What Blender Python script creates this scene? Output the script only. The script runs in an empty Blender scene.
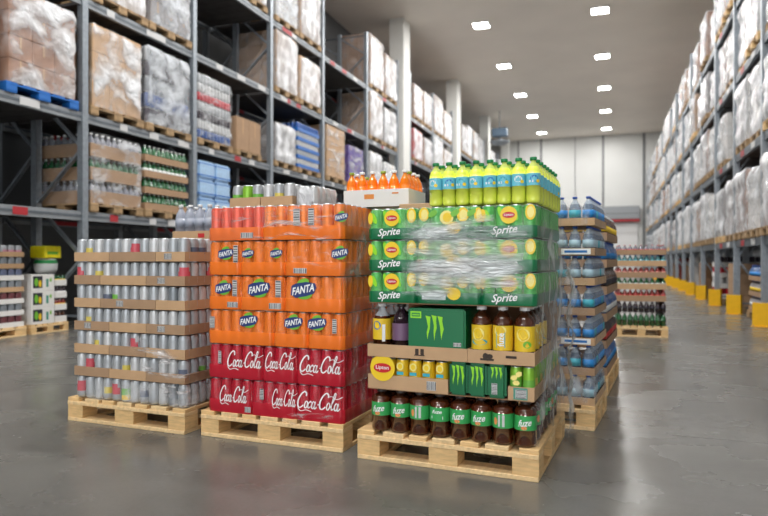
import bpy, bmesh, math, random
from mathutils import Vector, Matrix, noise

R = math.radians
random.seed(7)
SC = bpy.context.scene
COL = SC.collection
PI = math.pi

# ------------------------------------------------------------------ materials
def lin(c):
    return tuple(((v / 255) / 12.92 if v / 255 <= .04045 else ((v / 255 + .055) / 1.055) ** 2.4) for v in c)

MATS = {}
def mat(name, rgb, rough=.5, metal=0., spec=.5, var=0., vscale=8., bump=0., bscale=60., coat=0., stretch=(1, 1, 1), trans=0., alpha=1., emit=None, estr=0., sss=0.):
    if name in MATS: return MATS[name]
    m = bpy.data.materials.new(name); m.use_nodes = True
    nt = m.node_tree; N = nt.nodes; b = N['Principled BSDF']
    c = lin(rgb)
    b.inputs['Base Color'].default_value = (*c, 1)
    b.inputs['Roughness'].default_value = rough
    b.inputs['Metallic'].default_value = metal
    b.inputs['Specular IOR Level'].default_value = spec
    b.inputs['Coat Weight'].default_value = coat
    b.inputs['Coat Roughness'].default_value = .08
    b.inputs['Transmission Weight'].default_value = trans
    b.inputs['Alpha'].default_value = alpha
    if sss:
        b.inputs['Subsurface Weight'].default_value = sss; b.inputs['Subsurface Radius'].default_value = (1, 1, .6); b.inputs['Subsurface Scale'].default_value = .06
    if emit:
        b.inputs['Emission Color'].default_value = (*lin(emit), 1); b.inputs['Emission Strength'].default_value = estr
    if var or bump:
        tc = N.new('ShaderNodeTexCoord'); mp = N.new('ShaderNodeMapping'); mp.inputs['Scale'].default_value = stretch
        nt.links.new(tc.outputs['Object'], mp.inputs['Vector'])
    if var:
        n = N.new('ShaderNodeTexNoise'); n.inputs['Scale'].default_value = vscale; n.inputs['Detail'].default_value = 5
        nt.links.new(mp.outputs[0], n.inputs['Vector'])
        r = N.new('ShaderNodeMapRange'); r.inputs['From Min'].default_value = .3; r.inputs['From Max'].default_value = .7
        r.inputs['To Min'].default_value = 1 - var; r.inputs['To Max'].default_value = 1 + var
        nt.links.new(n.outputs['Fac'], r.inputs['Value'])
        mx = N.new('ShaderNodeVectorMath'); mx.operation = 'SCALE'; mx.inputs[0].default_value = c
        nt.links.new(r.outputs[0], mx.inputs['Scale']); nt.links.new(mx.outputs[0], b.inputs['Base Color'])
    if bump:
        n2 = N.new('ShaderNodeTexNoise'); n2.inputs['Scale'].default_value = bscale; n2.inputs['Detail'].default_value = 4
        nt.links.new(mp.outputs[0], n2.inputs['Vector'])
        bp = N.new('ShaderNodeBump'); bp.inputs['Strength'].default_value = bump; bp.inputs['Distance'].default_value = .02
        nt.links.new(n2.outputs['Fac'], bp.inputs['Height']); nt.links.new(bp.outputs[0], b.inputs['Normal'])
    MATS[name] = m
    return m

def film_mat(name, rgb=(235, 238, 242), lo=.1, hi=.7, f0=.4, f1=.65, scale=(6, 14, 1), rough=.22, rot=0., bump=.35, bscale=9., tc_kind='UV', fade=False):
    """plastic film: how much of it covers what lies behind follows noise, standing for folds and painted white highlights"""
    if name in MATS: return MATS[name]
    m = bpy.data.materials.new(name); m.use_nodes = True
    nt = m.node_tree; N = nt.nodes; b = N['Principled BSDF']
    b.inputs['Base Color'].default_value = (*lin(rgb), 1)
    b.inputs['Roughness'].default_value = rough
    b.inputs['Specular IOR Level'].default_value = .8
    tc = N.new('ShaderNodeTexCoord'); mp = N.new('ShaderNodeMapping')
    mp.inputs['Scale'].default_value = scale; mp.inputs['Rotation'].default_value = (0, 0, rot)
    oi = N.new('ShaderNodeObjectInfo')
    ad = N.new('ShaderNodeVectorMath'); ad.operation = 'ADD'
    sc = N.new('ShaderNodeVectorMath'); sc.operation = 'SCALE'; sc.inputs[0].default_value = (37, 19, 11)
    nt.links.new(oi.outputs['Random'], sc.inputs['Scale'])
    nt.links.new(tc.outputs[tc_kind], mp.inputs['Vector'])
    nt.links.new(mp.outputs[0], ad.inputs[0]); nt.links.new(sc.outputs[0], ad.inputs[1])
    n = N.new('ShaderNodeTexNoise'); n.inputs['Scale'].default_value = 1; n.inputs['Detail'].default_value = 6; n.inputs['Distortion'].default_value = .45
    nt.links.new(ad.outputs[0], n.inputs['Vector'])
    r = N.new('ShaderNodeMapRange'); r.interpolation_type = 'SMOOTHSTEP'
    r.inputs['From Min'].default_value = f0; r.inputs['From Max'].default_value = f1
    r.inputs['To Min'].default_value = lo; r.inputs['To Max'].default_value = hi
    nt.links.new(n.outputs['Fac'], r.inputs['Value'])
    if fade:
        at = N.new('ShaderNodeAttribute'); at.attribute_name = 'sheen_cover'
        mu = N.new('ShaderNodeMath'); mu.operation = 'MULTIPLY'
        nt.links.new(r.outputs[0], mu.inputs[0]); nt.links.new(at.outputs['Fac'], mu.inputs[1]); nt.links.new(mu.outputs[0], b.inputs['Alpha'])
    else: nt.links.new(r.outputs[0], b.inputs['Alpha'])
    n2 = N.new('ShaderNodeTexNoise'); n2.inputs['Scale'].default_value = bscale / 8; n2.inputs['Detail'].default_value = 5; n2.inputs['Distortion'].default_value = 1.5
    nt.links.new(ad.outputs[0], n2.inputs['Vector'])
    bp = N.new('ShaderNodeBump'); bp.inputs['Strength'].default_value = bump; bp.inputs['Distance'].default_value = .06
    nt.links.new(n2.outputs['Fac'], bp.inputs['Height']); nt.links.new(bp.outputs[0], b.inputs['Normal'])
    MATS[name] = m
    return m

WOOD = mat('pine', (226, 188, 132), .65, var=.16, vscale=14, stretch=(1, 1, 6), bump=.15)
WOOD2 = mat('pine_pale', (232, 200, 150), .65, var=.14, vscale=11, stretch=(5, 1, 5), bump=.15)
WOOD3 = mat('pine_aged', (172, 142, 104), .7, var=.25, vscale=10, bump=.15)
BLUEP = mat('blue_paint', (32, 108, 190), .5, var=.1)
CARD = mat('cardboard', (170, 138, 108), .75, var=.06, vscale=9, bump=.05)
CARD2 = mat('cardboard_light', (196, 160, 122), .75, var=.06, vscale=9, bump=.05)
CARD3 = mat('cardboard_dark', (150, 112, 80), .75, var=.08, vscale=9)
WHITEC = mat('white_card', (232, 230, 226), .6, var=.03)
WOOD4 = mat('pine_grey', (152, 126, 94), .7, var=.25, vscale=10)
STEEL = mat('galvanised', (152, 160, 168), .42, .55, var=.14, vscale=18)
STEELD = mat('steel_dark', (104, 112, 120), .45, .4, var=.12, vscale=18)  # darker grey steel for beams, ties and rods
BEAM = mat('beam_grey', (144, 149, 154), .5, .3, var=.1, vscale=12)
DECK = mat('deck_board', (78, 76, 76), .75, var=.2, vscale=6)
REDS = mat('red_sticker', (178, 44, 52), .5)
WHITES = mat('white_sticker', (206, 206, 206), .5)
INK = mat('dark_ink', (60, 48, 40), .7)
SILVER = mat('can_silver', (206, 210, 214), .28, .85)
YGUARD = mat('guard_yellow', (247, 190, 18), .45, var=.06, vscale=12)

# ------------------------------------------------------------------ mesh builder
class MB:
    def __init__(s):
        s.bm = bmesh.new(); s.mats = []; s.uv = None
    def mi(s, m):
        if m not in s.mats: s.mats.append(m)
        return s.mats.index(m)
    def face(s, vs, m, smooth=False):
        try:
            f = s.bm.faces.new(vs)
        except ValueError:
            return None
        f.material_index = s.mi(m); f.smooth = smooth
        return f
    def box(s, x0, x1, y0, y1, z0, z1, m, rot=None, about=None):
        p = [Vector(q) for q in ((x0, y0, z0), (x1, y0, z0), (x1, y1, z0), (x0, y1, z0), (x0, y0, z1), (x1, y0, z1), (x1, y1, z1), (x0, y1, z1))]
        if rot is not None: p = [rot @ (q - about) + about for q in p]
        v = [s.bm.verts.new(q) for q in p]
        for ix in ((3, 2, 1, 0), (4, 5, 6, 7), (0, 1, 5, 4), (1, 2, 6, 5), (2, 3, 7, 6), (3, 0, 4, 7)):
            s.face([v[i] for i in ix], m)
        return s
    def bar(s, a, b, w, h, m):
        a, b = Vector(a), Vector(b); d = (b - a); L = d.length; d.normalize()
        up = Vector((0, 0, 1)) if abs(d.z) < .95 else Vector((1, 0, 0))
        sx = d.cross(up).normalized(); sy = sx.cross(d)
        v = []
        for o in (a, b):
            for i, j in ((-1, -1), (1, -1), (1, 1), (-1, 1)):
                v.append(s.bm.verts.new(o + sx * w / 2 * i + sy * h / 2 * j))
        for ix in ((3, 2, 1, 0), (4, 5, 6, 7), (0, 1, 5, 4), (1, 2, 6, 5), (2, 3, 7, 6), (3, 0, 4, 7)):
            s.face([v[i] for i in ix], m)
        return s
    def lathe(s, prof, m, seg=16, c=(0, 0, 0), segm=None, facem=None, cap=True):
        """prof = [(r,z)]; segm = material per band; facem(band, k) may override"""
        rings = []
        for r, z in prof:
            if r < 1e-6: rings.append([s.bm.verts.new((c[0], c[1], c[2] + z))])
            else: rings.append([s.bm.verts.new((c[0] + r * math.sin(2 * PI * k / seg), c[1] - r * math.cos(2 * PI * k / seg), c[2] + z)) for k in range(seg)])
        for i in range(len(prof) - 1):
            a, b = rings[i], rings[i + 1]
            for k in range(seg):
                k2 = (k + 1) % seg
                mm = segm[i] if segm else m
                if facem: mm = facem(i, k) or mm
                if len(a) == 1 and len(b) == 1: continue
                if len(a) == 1: s.face([a[0], b[k2], b[k]], mm, True)
                elif len(b) == 1: s.face([a[k], a[k2], b[0]], mm, True)
                else: s.face([a[k], a[k2], b[k2], b[k]], mm, True)
        return s
    def poly(s, pts, y, m):
        """flat polygon in the x-z plane at depth y"""
        return s.face([s.bm.verts.new((x, y, z)) for x, z in pts], m)
    def disc(s, cx, cz, rx, rz, y, m, n=20, rot=0., a0=0., a1=2 * PI):
        pts = []
        full = abs(a1 - a0 - 2 * PI) < 1e-6
        for k in range(n if full else n + 1):
            t = a0 + (a1 - a0) * k / n
            x, z = rx * math.cos(t), rz * math.sin(t)
            pts.append((cx + x * math.cos(rot) - z * math.sin(rot), cz + x * math.sin(rot) + z * math.cos(rot)))
        return s.poly(pts, y, m)
    def rect(s, x0, x1, z0, z1, y, m):
        return s.poly([(x0, z0), (x1, z0), (x1, z1), (x0, z1)], y, m)
    def bevel(s, w, seg=1):
        bmesh.ops.bevel(s.bm, geom=list(s.bm.edges), offset=w, segments=seg, affect='EDGES', clamp_overlap=True)
        return s
    def mesh(s, name):
        me = bpy.data.meshes.new(name); s.bm.normal_update(); s.bm.to_mesh(me); s.bm.free()
        for m in s.mats: me.materials.append(m)
        return me
    def build(s, name, parent=None, loc=(0, 0, 0), rz=0.):
        return put(name, s.mesh(name), parent, loc, rz)

def put(name, me, parent=None, loc=(0, 0, 0), rz=0.):
    o = bpy.data.objects.new(name, me); COL.objects.link(o)
    o.location = loc; o.rotation_euler = (0, 0, rz)
    if parent is not None: o.parent = parent
    return o

def tag(o, label, cat, group=None):
    n = len(label.split())
    if n < 4 or n > 16: print('LABEL LENGTH', n, label)
    o['label'] = label; o['category'] = cat
    if group: o['group'] = group
    return o

def thing(name, label, cat, loc=(0, 0, 0), rz=0., group=None):
    o = bpy.data.objects.new(name, None); COL.objects.link(o)
    o.empty_display_size = .05
    o.location = loc; o.rotation_euler = (0, 0, rz)
    return tag(o, label, cat, group)

def struct(o):
    o['kind'] = 'structure'; return o

# ------------------------------------------------------------------ lettering
_TX = {}
def text_geo(body, shear=0., offset=0.):
    k = (body, shear, offset)
    if k in _TX: return _TX[k]
    cu = bpy.data.curves.new('t', 'FONT'); cu.body = body; cu.size = 1; cu.shear = shear; cu.offset = offset
    cu.resolution_u = 2
    ob = bpy.data.objects.new('t', cu); COL.objects.link(ob)
    bpy.context.view_layer.update()
    me = bpy.data.meshes.new_from_object(ob.evaluated_get(bpy.context.evaluated_depsgraph_get()))
    vs = [(v.co.x, v.co.y) for v in me.vertices]; fs = [tuple(p.vertices) for p in me.polygons]
    x0 = min(v[0] for v in vs); x1 = max(v[0] for v in vs); y0 = min(v[1] for v in vs); y1 = max(v[1] for v in vs)
    vs = [((x - x0) / (x1 - x0) - .5, (y - y0) / (y1 - y0) - .5) for x, y in vs]
    bpy.data.objects.remove(ob); bpy.data.meshes.remove(me); bpy.data.curves.remove(cu)
    _TX[k] = (vs, fs); return _TX[k]

def add_text(mb, body, cx, cz, w, h, y, m, rot=0., shear=0., offset=0., rise=0., wrap=None):
    vs, fs = text_geo(body, shear, offset)
    out = []
    for u, v in vs:
        x, z = u * w, v * h + rise * u * w
        x, z = x * math.cos(rot) - z * math.sin(rot), x * math.sin(rot) + z * math.cos(rot)
        x += cx; z += cz
        if wrap:
            a = x / wrap; out.append(mb.bm.verts.new((wrap * math.sin(a), -wrap * math.cos(a), z)))
        else: out.append(mb.bm.verts.new((x, y, z)))
    for f in fs: mb.face([out[i] for i in f], m)

def catmull(p, n=6):
    q = [p[0]] + list(p) + [p[-1]]; out = []
    for i in range(1, len(q) - 2):
        a, b, c, d = (Vector(t) for t in q[i - 1:i + 3])
        for k in range(n):
            t = k / n
            out.append(.5 * ((2 * b) + (c - a) * t + (2 * a - 5 * b + 4 * c - d) * t * t + (3 * b - a - 3 * c + d) * t ** 3))
    out.append(Vector(p[-1])); return out

def ell(cx, cy, rx, ry, n=10):
    return [(cx + rx * math.cos(2 * PI * k / n + 1.2), cy + ry * math.sin(2 * PI * k / n + 1.2)) for k in range(n + 1)]

_C = [(1.15, 1.2), (1.08, 1.52), (.75, 1.65), (.35, 1.3), (.12, .7), (.25, .15), (.6, .02), (1.0, .3)]
SCRIPT = [(_C, .2), (ell(1.34, .36, .2, .36), .16), ([(2.02, .55), (1.9, .72), (1.7, .55), (1.62, .25), (1.78, .02), (2.05, .2)], .16),
          (ell(2.35, .36, .2, .36), .16), ([(2.6, .74), (2.55, .12), (2.7, 0), (2.88, .22)], .16), ([(2.92, .42), (3.2, .47)], .16),
          ([(x + 3.1, y) for x, y in _C], .2), (ell(4.45, .36, .2, .36), .16),
          ([(4.72, .2), (5.1, 1.1), (5.2, 1.6), (5.05, 1.72), (4.93, 1.2), (4.88, .4), (5.0, .02), (5.25, .2)], .14),
          (ell(5.52, .36, .2, .36), .16), ([(5.8, .74), (5.76, .12), (5.9, 0), (6.12, .25)], .16),
          ([(.25, -.02), (.75, -.32), (1.5, -.18), (2.3, -.34)], .11), ([(4.2, 1.25), (4.7, 1.38), (5.4, 1.12), (6.2, 1.42)], .1)]
def add_script(mb, cx, cz, w, h, y, m):
    for pts, wd in SCRIPT:
        q = catmull(pts, 4); L = []; Rr = []
        for i, p in enumerate(q):
            t = (q[min(i + 1, len(q) - 1)] - q[max(i - 1, 0)]); t = t.normalized() if t.length > 1e-6 else Vector((1, 0))
            nrm = Vector((-t.y, t.x)); k = wd / 2 * .84 * (.75 + .5 * abs(t.y)) * (.45 if i in (0, len(q) - 1) else 1)
            for lst, sg in ((L, 1), (Rr, -1)):
                a = p + nrm * k * sg; a = Vector((a.x + .28 * a.y, a.y))
                lst.append(mb.bm.verts.new((cx + (a.x / 6.4 - .5) * w, y, cz + ((a.y + .3) / 2.0 - .5) * h)))
        for i in range(len(q) - 1): mb.face([L[i], L[i + 1], Rr[i + 1], Rr[i]], m)

TXW = mat('print_white', (245, 246, 246), .45)
NAVY = mat('print_navy', (42, 62, 122), .4)
LEAF = mat('print_leaf', (120, 190, 60), .4)
LEMON = mat('print_lemon', (250, 212, 40), .4)
LEMON2 = mat('print_lemon_pale', (253, 236, 140), .4)
BADGE = mat('print_red', (206, 34, 40), .4)
LIME = mat('print_lime', (150, 226, 40), .4)
GREYB = mat('print_grey', (150, 152, 156), .5)
DARKB = mat('print_dark', (52, 54, 58), .5)
BLUEL = mat('print_blue', (44, 120, 196), .4)

def barcode(mb, x0, x1, z0, z1, y, horiz=False):
    mb.rect(x0, x1, z0, z1, y, WHITES)
    n = 7
    for k in range(n):
        t0 = (k + .25) / n; t1 = (k + .25 + (.3 if k % 3 else .5)) / n
        if horiz: mb.rect(x0 + .002, x1 - .002, z0 + (z1 - z0) * t0, z0 + (z1 - z0) * t1, y - .0006, DARKB)
        else: mb.rect(x0 + (x1 - x0) * t0, x0 + (x1 - x0) * t1, z0 + .002, z1 - .002, y - .0006, DARKB)

def fruit_logo(mb, cx, cz, w, y):
    """navy tilted plate, white lettering, green leaf"""
    mb.disc(cx - .02 * w, cz + .22 * w, .26 * w, .15 * w, y, LEAF, rot=.35)
    mb.disc(cx + .05 * w, cz - .2 * w, .3 * w, .15 * w, y, LEAF, rot=.1)
    pts = [(-.5, -.2), (-.3, -.3), (.1, -.24), (.42, -.14), (.52, .08), (.46, .22), (.1, .26), (-.3, .2), (-.47, .12)]
    mb.poly([(cx + px * w, cz + pz * w) for px, pz in pts], y - .001, NAVY)
    add_text(mb, 'FANTA', cx, cz, .88 * w, .27 * w, y - .002, TXW, shear=.15, offset=.03, rise=.2)

def tea_badge(mb, cx, cz, r, y):
    mb.disc(cx, cz, r, r, y, LEMON, 24)
    mb.disc(cx, cz, .72 * r, .36 * r, y - .001, BADGE, 20)
    add_text(mb, 'Lipton', cx, cz, 1.05 * r, .38 * r, y - .002, TXW, offset=.015)

def claw(mb, cx, cz, w, h, y, m):
    for k, (dx, l, t) in enumerate(((-.36, .92, -.05), (0, 1.0, .0), (.36, .92, .06))):
        x = cx + dx * w; ww = .11 * w
        top = cz + h / 2 - (0 if k == 1 else .03 * h)
        pts = [(x - 1.6 * ww, top), (x + 1.2 * ww, top - .04 * h), (x + 1.0 * ww, top - .22 * h), (x + 1.3 * ww + t * w, top - .5 * h),
               (x + .5 * ww + t * w, top - .7 * h), (x + t * w, top - l * h), (x - .45 * ww + t * w, top - .66 * h), (x - .2 * ww, top - .42 * h), (x - .9 * ww, top - .16 * h)]
        mb.poly(pts, y, m)

# ------------------------------------------------------------------ repeated small meshes
CACHE = {}
def can_mesh(kind, r, h, seg=14):
    k = ('can', kind, round(r, 4), round(h, 4), seg)
    if k in CACHE: return CACHE[k]
    cols = {'silver': (178, 182, 186), 'white': (204, 205, 206), 'grey': (138, 144, 150), 'orange': (246, 128, 28), 'coral': (236, 92, 66), 'red': (196, 28, 48),
            'green': (70, 186, 84), 'yellow': (244, 204, 40), 'lime': (140, 196, 60), 'dark': (60, 50, 60), 'blue': (50, 90, 160), 'tea': (232, 196, 50), 'wine': (120, 70, 74), 'slate': (110, 118, 146)}
    metal = .3 if kind in ('silver', 'grey') or kind.startswith('silver') else .25
    base = kind.split('_')[0]
    body = mat('can_' + base + '_paint', cols[base], .36, metal, var=.0)
    prof = [(0, .004), (r * .72, 0), (r * .8, 0), (r, .012), (r, .3 * h), (r, .6 * h), (r, .78 * h), (r, h - .022), (r * .84, h - .005), (r * .85, h), (r * .78, h), (r * .76, h - .004), (0, h - .004)]
    segm = [SILVER, SILVER, SILVER] + [body] * 5 + [SILVER] * 4
    dec = kind.split('_')[1] if '_' in kind else None
    dm = {'red': mat('deco_red', (206, 84, 96), .35), 'green': mat('deco_green', (112, 180, 70), .35), 'navy': mat('deco_navy', (96, 104, 124), .35),
          'yellow': mat('deco_yellow', (214, 196, 90), .35), 'pink': mat('deco_pink', (206, 140, 156), .35)}.get(dec)
    def fm(i, kk):
        if dm is None: return None
        d = min(kk, seg - 1 - kk)
        if i == 4 and d < (2 if dec in ('yellow', 'pink') else 3): return dm
        if i == 5 and dec == 'red' and d < 2: return dm
        if i == 3 and dec == 'green' and d < 2: return LEMON
    mb = MB(); mb.lathe(prof, body, seg, segm=segm, facem=fm)
    CACHE[k] = mb.mesh('can'); return CACHE[k]

GLASSY = mat('clear_plastic', (214, 226, 234), .12, 0, .6, alpha=.42)
def bottle_mesh(key, r, h, body, neck=None, cap=None, label=None, lz=(.34, .56), seg=14, with_cap=True, sh=.62):
    """whole bottle as one mesh (used where it is part of a pack)"""
    k = ('bottle', key, round(r, 4), round(h, 4), with_cap, sh)
    if k in CACHE: return CACHE[k]
    neck = neck or body
    z0, z1 = lz
    prof = [(0, .012 * h), (r * .7, 0), (r * .96, .03 * h), (r, .08 * h), (r, z0 * h), (r * 1.012, z0 * h), (r * 1.012, z1 * h), (r, z1 * h), (r * .985, sh * h), (r * .78, sh * h + (.9 - sh) * .46 * h), (r * .42, sh * h + (.9 - sh) * .86 * h), (r * .32, .9 * h), (r * .32, .925 * h)]
    segm = [body] * 4 + [label or body] * 3 + [body] * 2 + [neck] * 3
    if with_cap:
        prof += [(r * .42, .925 * h), (r * .42, h * .995), (r * .36, h), (0, h)]
        segm += [cap] * 4
    else:
        prof += [(r * .3, .95 * h), (0, .95 * h)]; segm += [neck] * 2
    mb = MB(); mb.lathe(prof, body, seg, segm=segm)
    CACHE[k] = mb.mesh('bottle'); return CACHE[k]

def cap_mesh(r, h0, h1, m):
    k = ('cap', round(r, 4), round(h1, 4), m.name)
    if k in CACHE: return CACHE[k]
    mb = MB(); mb.lathe([(0, h0), (r, h0), (r, h0 + .3 * (h1 - h0)), (r, h1 - .002), (r * .85, h1), (0, h1)], m, 12)
    CACHE[k] = mb.mesh('cap'); return CACHE[k]

def label_mesh(key, r, z0, z1, m):
    k = ('label', key, round(r, 4), round(z0, 4))
    if k in CACHE: return CACHE[k]
    mb = MB(); mb.lathe([(r, z0), (r, z1)], m, 16)
    CACHE[k] = mb.mesh('label'); return CACHE[k]

# ------------------------------------------------------------------ pallets
def pallet_parts(W, D, H=.144, nboards=7, mats=(WOOD, WOOD2)):
    k = ('pal', round(W, 3), round(D, 3), round(H, 3), mats[0].name, nboards)
    if k in CACHE: return CACHE[k]
    t = H * .153; out = []
    def one(nm, a, bev=.002):
        mb = MB(); mb.box(*a); mb.bevel(bev); out.append((nm, mb.mesh(nm)))
    bw = W * .135; bd = W * .135
    xs = (-W / 2, -W * .08, W / 2 - bw); ys = (-D / 2, -bd / 2, D / 2 - bd)
    for i, x in enumerate(xs):
        for y in ys:
            one('block', (x, x + (W * .16 if i == 1 else bw), y + .003, y + bd, t, H - 2 * t, mats[0]))
    for y in ys: one('bearer_board', (-W / 2, W / 2, y, y + bd, H - 2 * t, H - t, mats[1]))
    if mats[0] in (WOOD3, BLUEP):
        for x, w in ((-W / 2, bw), (-W * .08, W * .16), (W / 2 - bw, bw)): one('bottom_board', (x, x + w, -D / 2 + .004, D / 2 - .004, 0, t * .7, mats[1]))
    else:
        for y in ys: one('bottom_board', (-W / 2 + .002, W / 2 - .002, y, y + bd, 0, t, mats[1]))
        for x in (-W / 2 + .002, W / 2 - bw - .002):
            for ya, yb in ((ys[0] + bd, ys[1]), (ys[1] + bd, ys[2])): one('bottom_board', (x, x + bw, ya + .002, yb - .002, 0, t, mats[0]))
    g = W / (nboards + .0)
    for i in range(nboards):
        x = -W / 2 + g * i; w = g * (.86 if i % 2 else .7)
        x = min(x + (g - w) / 2 * (0 if i == 0 else 1), W / 2 - w) if i < nboards - 1 else W / 2 - w
        one('deck_board', (x, x + w, -D / 2 + .004, D / 2 - .004, H - t, H, mats[i % 2]))
    CACHE[k] = out; return out

def pallet(label, loc, rz, W, D, H=.144, group=None, mats=(WOOD, WOOD2), parts=True, nboards=7):
    if parts:
        p = thing('pallet', label, 'pallet', loc, rz, group)
        for nm, me in pallet_parts(W, D, H, nboards, mats): put(nm, me, p)
        return p
    k = ('pal1', round(W, 2), round(D, 2), round(H, 3), mats[0].name)
    if k not in CACHE:
        t = H * .16; mb = MB(); bw = W * .15
        for x in (-W / 2, -bw / 2, W / 2 - bw):
            for y in (-D / 2, -.07, D / 2 - .14): mb.box(x, x + bw, y, y + .14, t * .6, H - 1.6 * t, mats[0])
            mb.box(x, x + bw, -D / 2 + .005, D / 2, 0, t * .6, mats[1])
        for y in (-D / 2 + .01, -.07, D / 2 - .14): mb.box(-W / 2, W / 2, y, y + .12, H - 1.6 * t, H - .8 * t, mats[1])
        for i in range(5):
            x = -W / 2 + (W - .14) * i / 4; mb.box(x, x + .14, -D / 2, D / 2, H - .8 * t, H, mats[0])
        CACHE[k] = mb.mesh('pallet')
    return tag(put('pallet', CACHE[k], None, loc, rz), label, 'pallet', group)

class Frame:
    """local stack frame: x to the right along the front, y to the back, origin at the front right floor corner"""
    def __init__(s, X, Y, a): s.o = Vector((X, Y)); s.a = a; s.c, s.s = math.cos(a), math.sin(a)
    def pt(s, x, y, z): return (s.o.x + x * s.c - y * s.s, s.o.y + x * s.s + y * s.c, z)

CY = R(19.7)
def cam(cx, cz): return cx * math.cos(CY) - cz * math.sin(CY), cx * math.sin(CY) + cz * math.cos(CY)
def frame(cx, cz, ang): X, Y = cam(cx, cz); return Frame(X, Y, CY - R(ang))

def tray_mesh(w, d, h, m, wall=.004):
    k = ('tray', round(w, 4), round(d, 4), round(h, 4), m.name)
    if k in CACHE: return CACHE[k]
    mb = MB()
    mb.box(0, w, 0, d, 0, .003, m)
    mb.box(0, w, 0, wall, .003, h, m); mb.box(0, w, d - wall, d, .003, h, m)
    mb.box(0, wall, wall, d - wall, .003, h, m); mb.box(w - wall, w, wall, d - wall, .003, h, m)
    CACHE[k] = mb.mesh('tray'); return CACHE[k]

def cells(nx, ny, sides):
    out = []
    for i in range(nx):
        for j in range(ny):
            if 'a' in sides or ('f' in sides and j == 0) or ('r' in sides and i == nx - 1) or ('l' in sides and i == 0) or ('b' in sides and j == ny - 1): out.append((i, j))
    return out

# ------------------------------------------------------------------ the setting
def plane_box(name, a, m): mb = MB(); mb.box(*a, m); return struct(mb.build(name))

def concrete():
    m = bpy.data.materials.new('polished_concrete'); m.use_nodes = True
    nt = m.node_tree; N = nt.nodes; b = N['Principled BSDF']
    tc = N.new('ShaderNodeTexCoord')
    n = N.new('ShaderNodeTexNoise'); n.inputs['Scale'].default_value = .7; n.inputs['Detail'].default_value = 9; n.inputs['Roughness'].default_value = .62
    nt.links.new(tc.outputs['Object'], n.inputs['Vector'])
    cr = N.new('ShaderNodeValToRGB'); cr.color_ramp.elements[0].position = .3; cr.color_ramp.elements[1].position = .72
    cr.color_ramp.elements[0].color = (*lin((86, 85, 82)), 1); cr.color_ramp.elements[1].color = (*lin((114, 113, 109)), 1)
    nt.links.new(n.outputs['Fac'], cr.inputs['Fac'])
    n3 = N.new('ShaderNodeTexNoise'); n3.inputs['Scale'].default_value = 60; n3.inputs['Detail'].default_value = 3
    nt.links.new(tc.outputs['Object'], n3.inputs['Vector'])
    r3 = N.new('ShaderNodeMapRange'); r3.inputs['To Min'].default_value = .9; r3.inputs['To Max'].default_value = 1.1
    nt.links.new(n3.outputs['Fac'], r3.inputs['Value'])
    # saw-cut joints every six metres
    sx = N.new('ShaderNodeSeparateXYZ'); nt.links.new(tc.outputs['Object'], sx.inputs[0])
    def joint(out, off, per):
        a = N.new('ShaderNodeMath'); a.operation = 'ADD'; a.inputs[1].default_value = off
        nt.links.new(out, a.inputs[0])
        w = N.new('ShaderNodeMath'); w.operation = 'PINGPONG'; w.inputs[1].default_value = per / 2
        nt.links.new(a.outputs[0], w.inputs[0])
        g = N.new('ShaderNodeMath'); g.operation = 'GREATER_THAN'; g.inputs[1].default_value = .006
        nt.links.new(w.outputs[0], g.inputs[0]); return g
    j1 = joint(sx.outputs['Y'], -3.99 + 60, 6); j2 = joint(sx.outputs['X'], 4.4 + 60, 6)
    mn = N.new('ShaderNodeMath'); mn.operation = 'MINIMUM'; nt.links.new(j1.outputs[0], mn.inputs[0]); nt.links.new(j2.outputs[0], mn.inputs[1])
    jr = N.new('ShaderNodeMapRange'); jr.inputs['To Min'].default_value = .55; jr.inputs['To Max'].default_value = 1
    nt.links.new(mn.outputs[0], jr.inputs['Value'])
    mu = N.new('ShaderNodeMath'); mu.operation = 'MULTIPLY'; nt.links.new(r3.outputs[0], mu.inputs[0]); nt.links.new(jr.outputs[0], mu.inputs[1])
    vm = N.new('ShaderNodeVectorMath'); vm.operation = 'SCALE'
    nt.links.new(cr.outputs[0], vm.inputs[0]); nt.links.new(mu.outputs[0], vm.inputs['Scale']); nt.links.new(vm.outputs[0], b.inputs['Base Color'])
    n2 = N.new('ShaderNodeTexNoise'); n2.inputs['Scale'].default_value = 1.6; n2.inputs['Detail'].default_value = 6
    nt.links.new(tc.outputs['Object'], n2.inputs['Vector'])
    r2 = N.new('ShaderNodeMapRange'); r2.inputs['From Min'].default_value = .3; r2.inputs['From Max'].default_value = .7
    r2.inputs['To Min'].default_value = .16; r2.inputs['To Max'].default_value = .36
    nt.links.new(n2.outputs['Fac'], r2.inputs['Value']); nt.links.new(r2.outputs[0], b.inputs['Roughness'])
    b.inputs['Specular IOR Level'].default_value = .6
    bp = N.new('ShaderNodeBump'); bp.inputs['Strength'].default_value = .03; bp.inputs['Distance'].default_value = .02
    nt.links.new(n3.outputs['Fac'], bp.inputs['Height']); nt.links.new(bp.outputs[0], b.inputs['Normal'])
    return m

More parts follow.
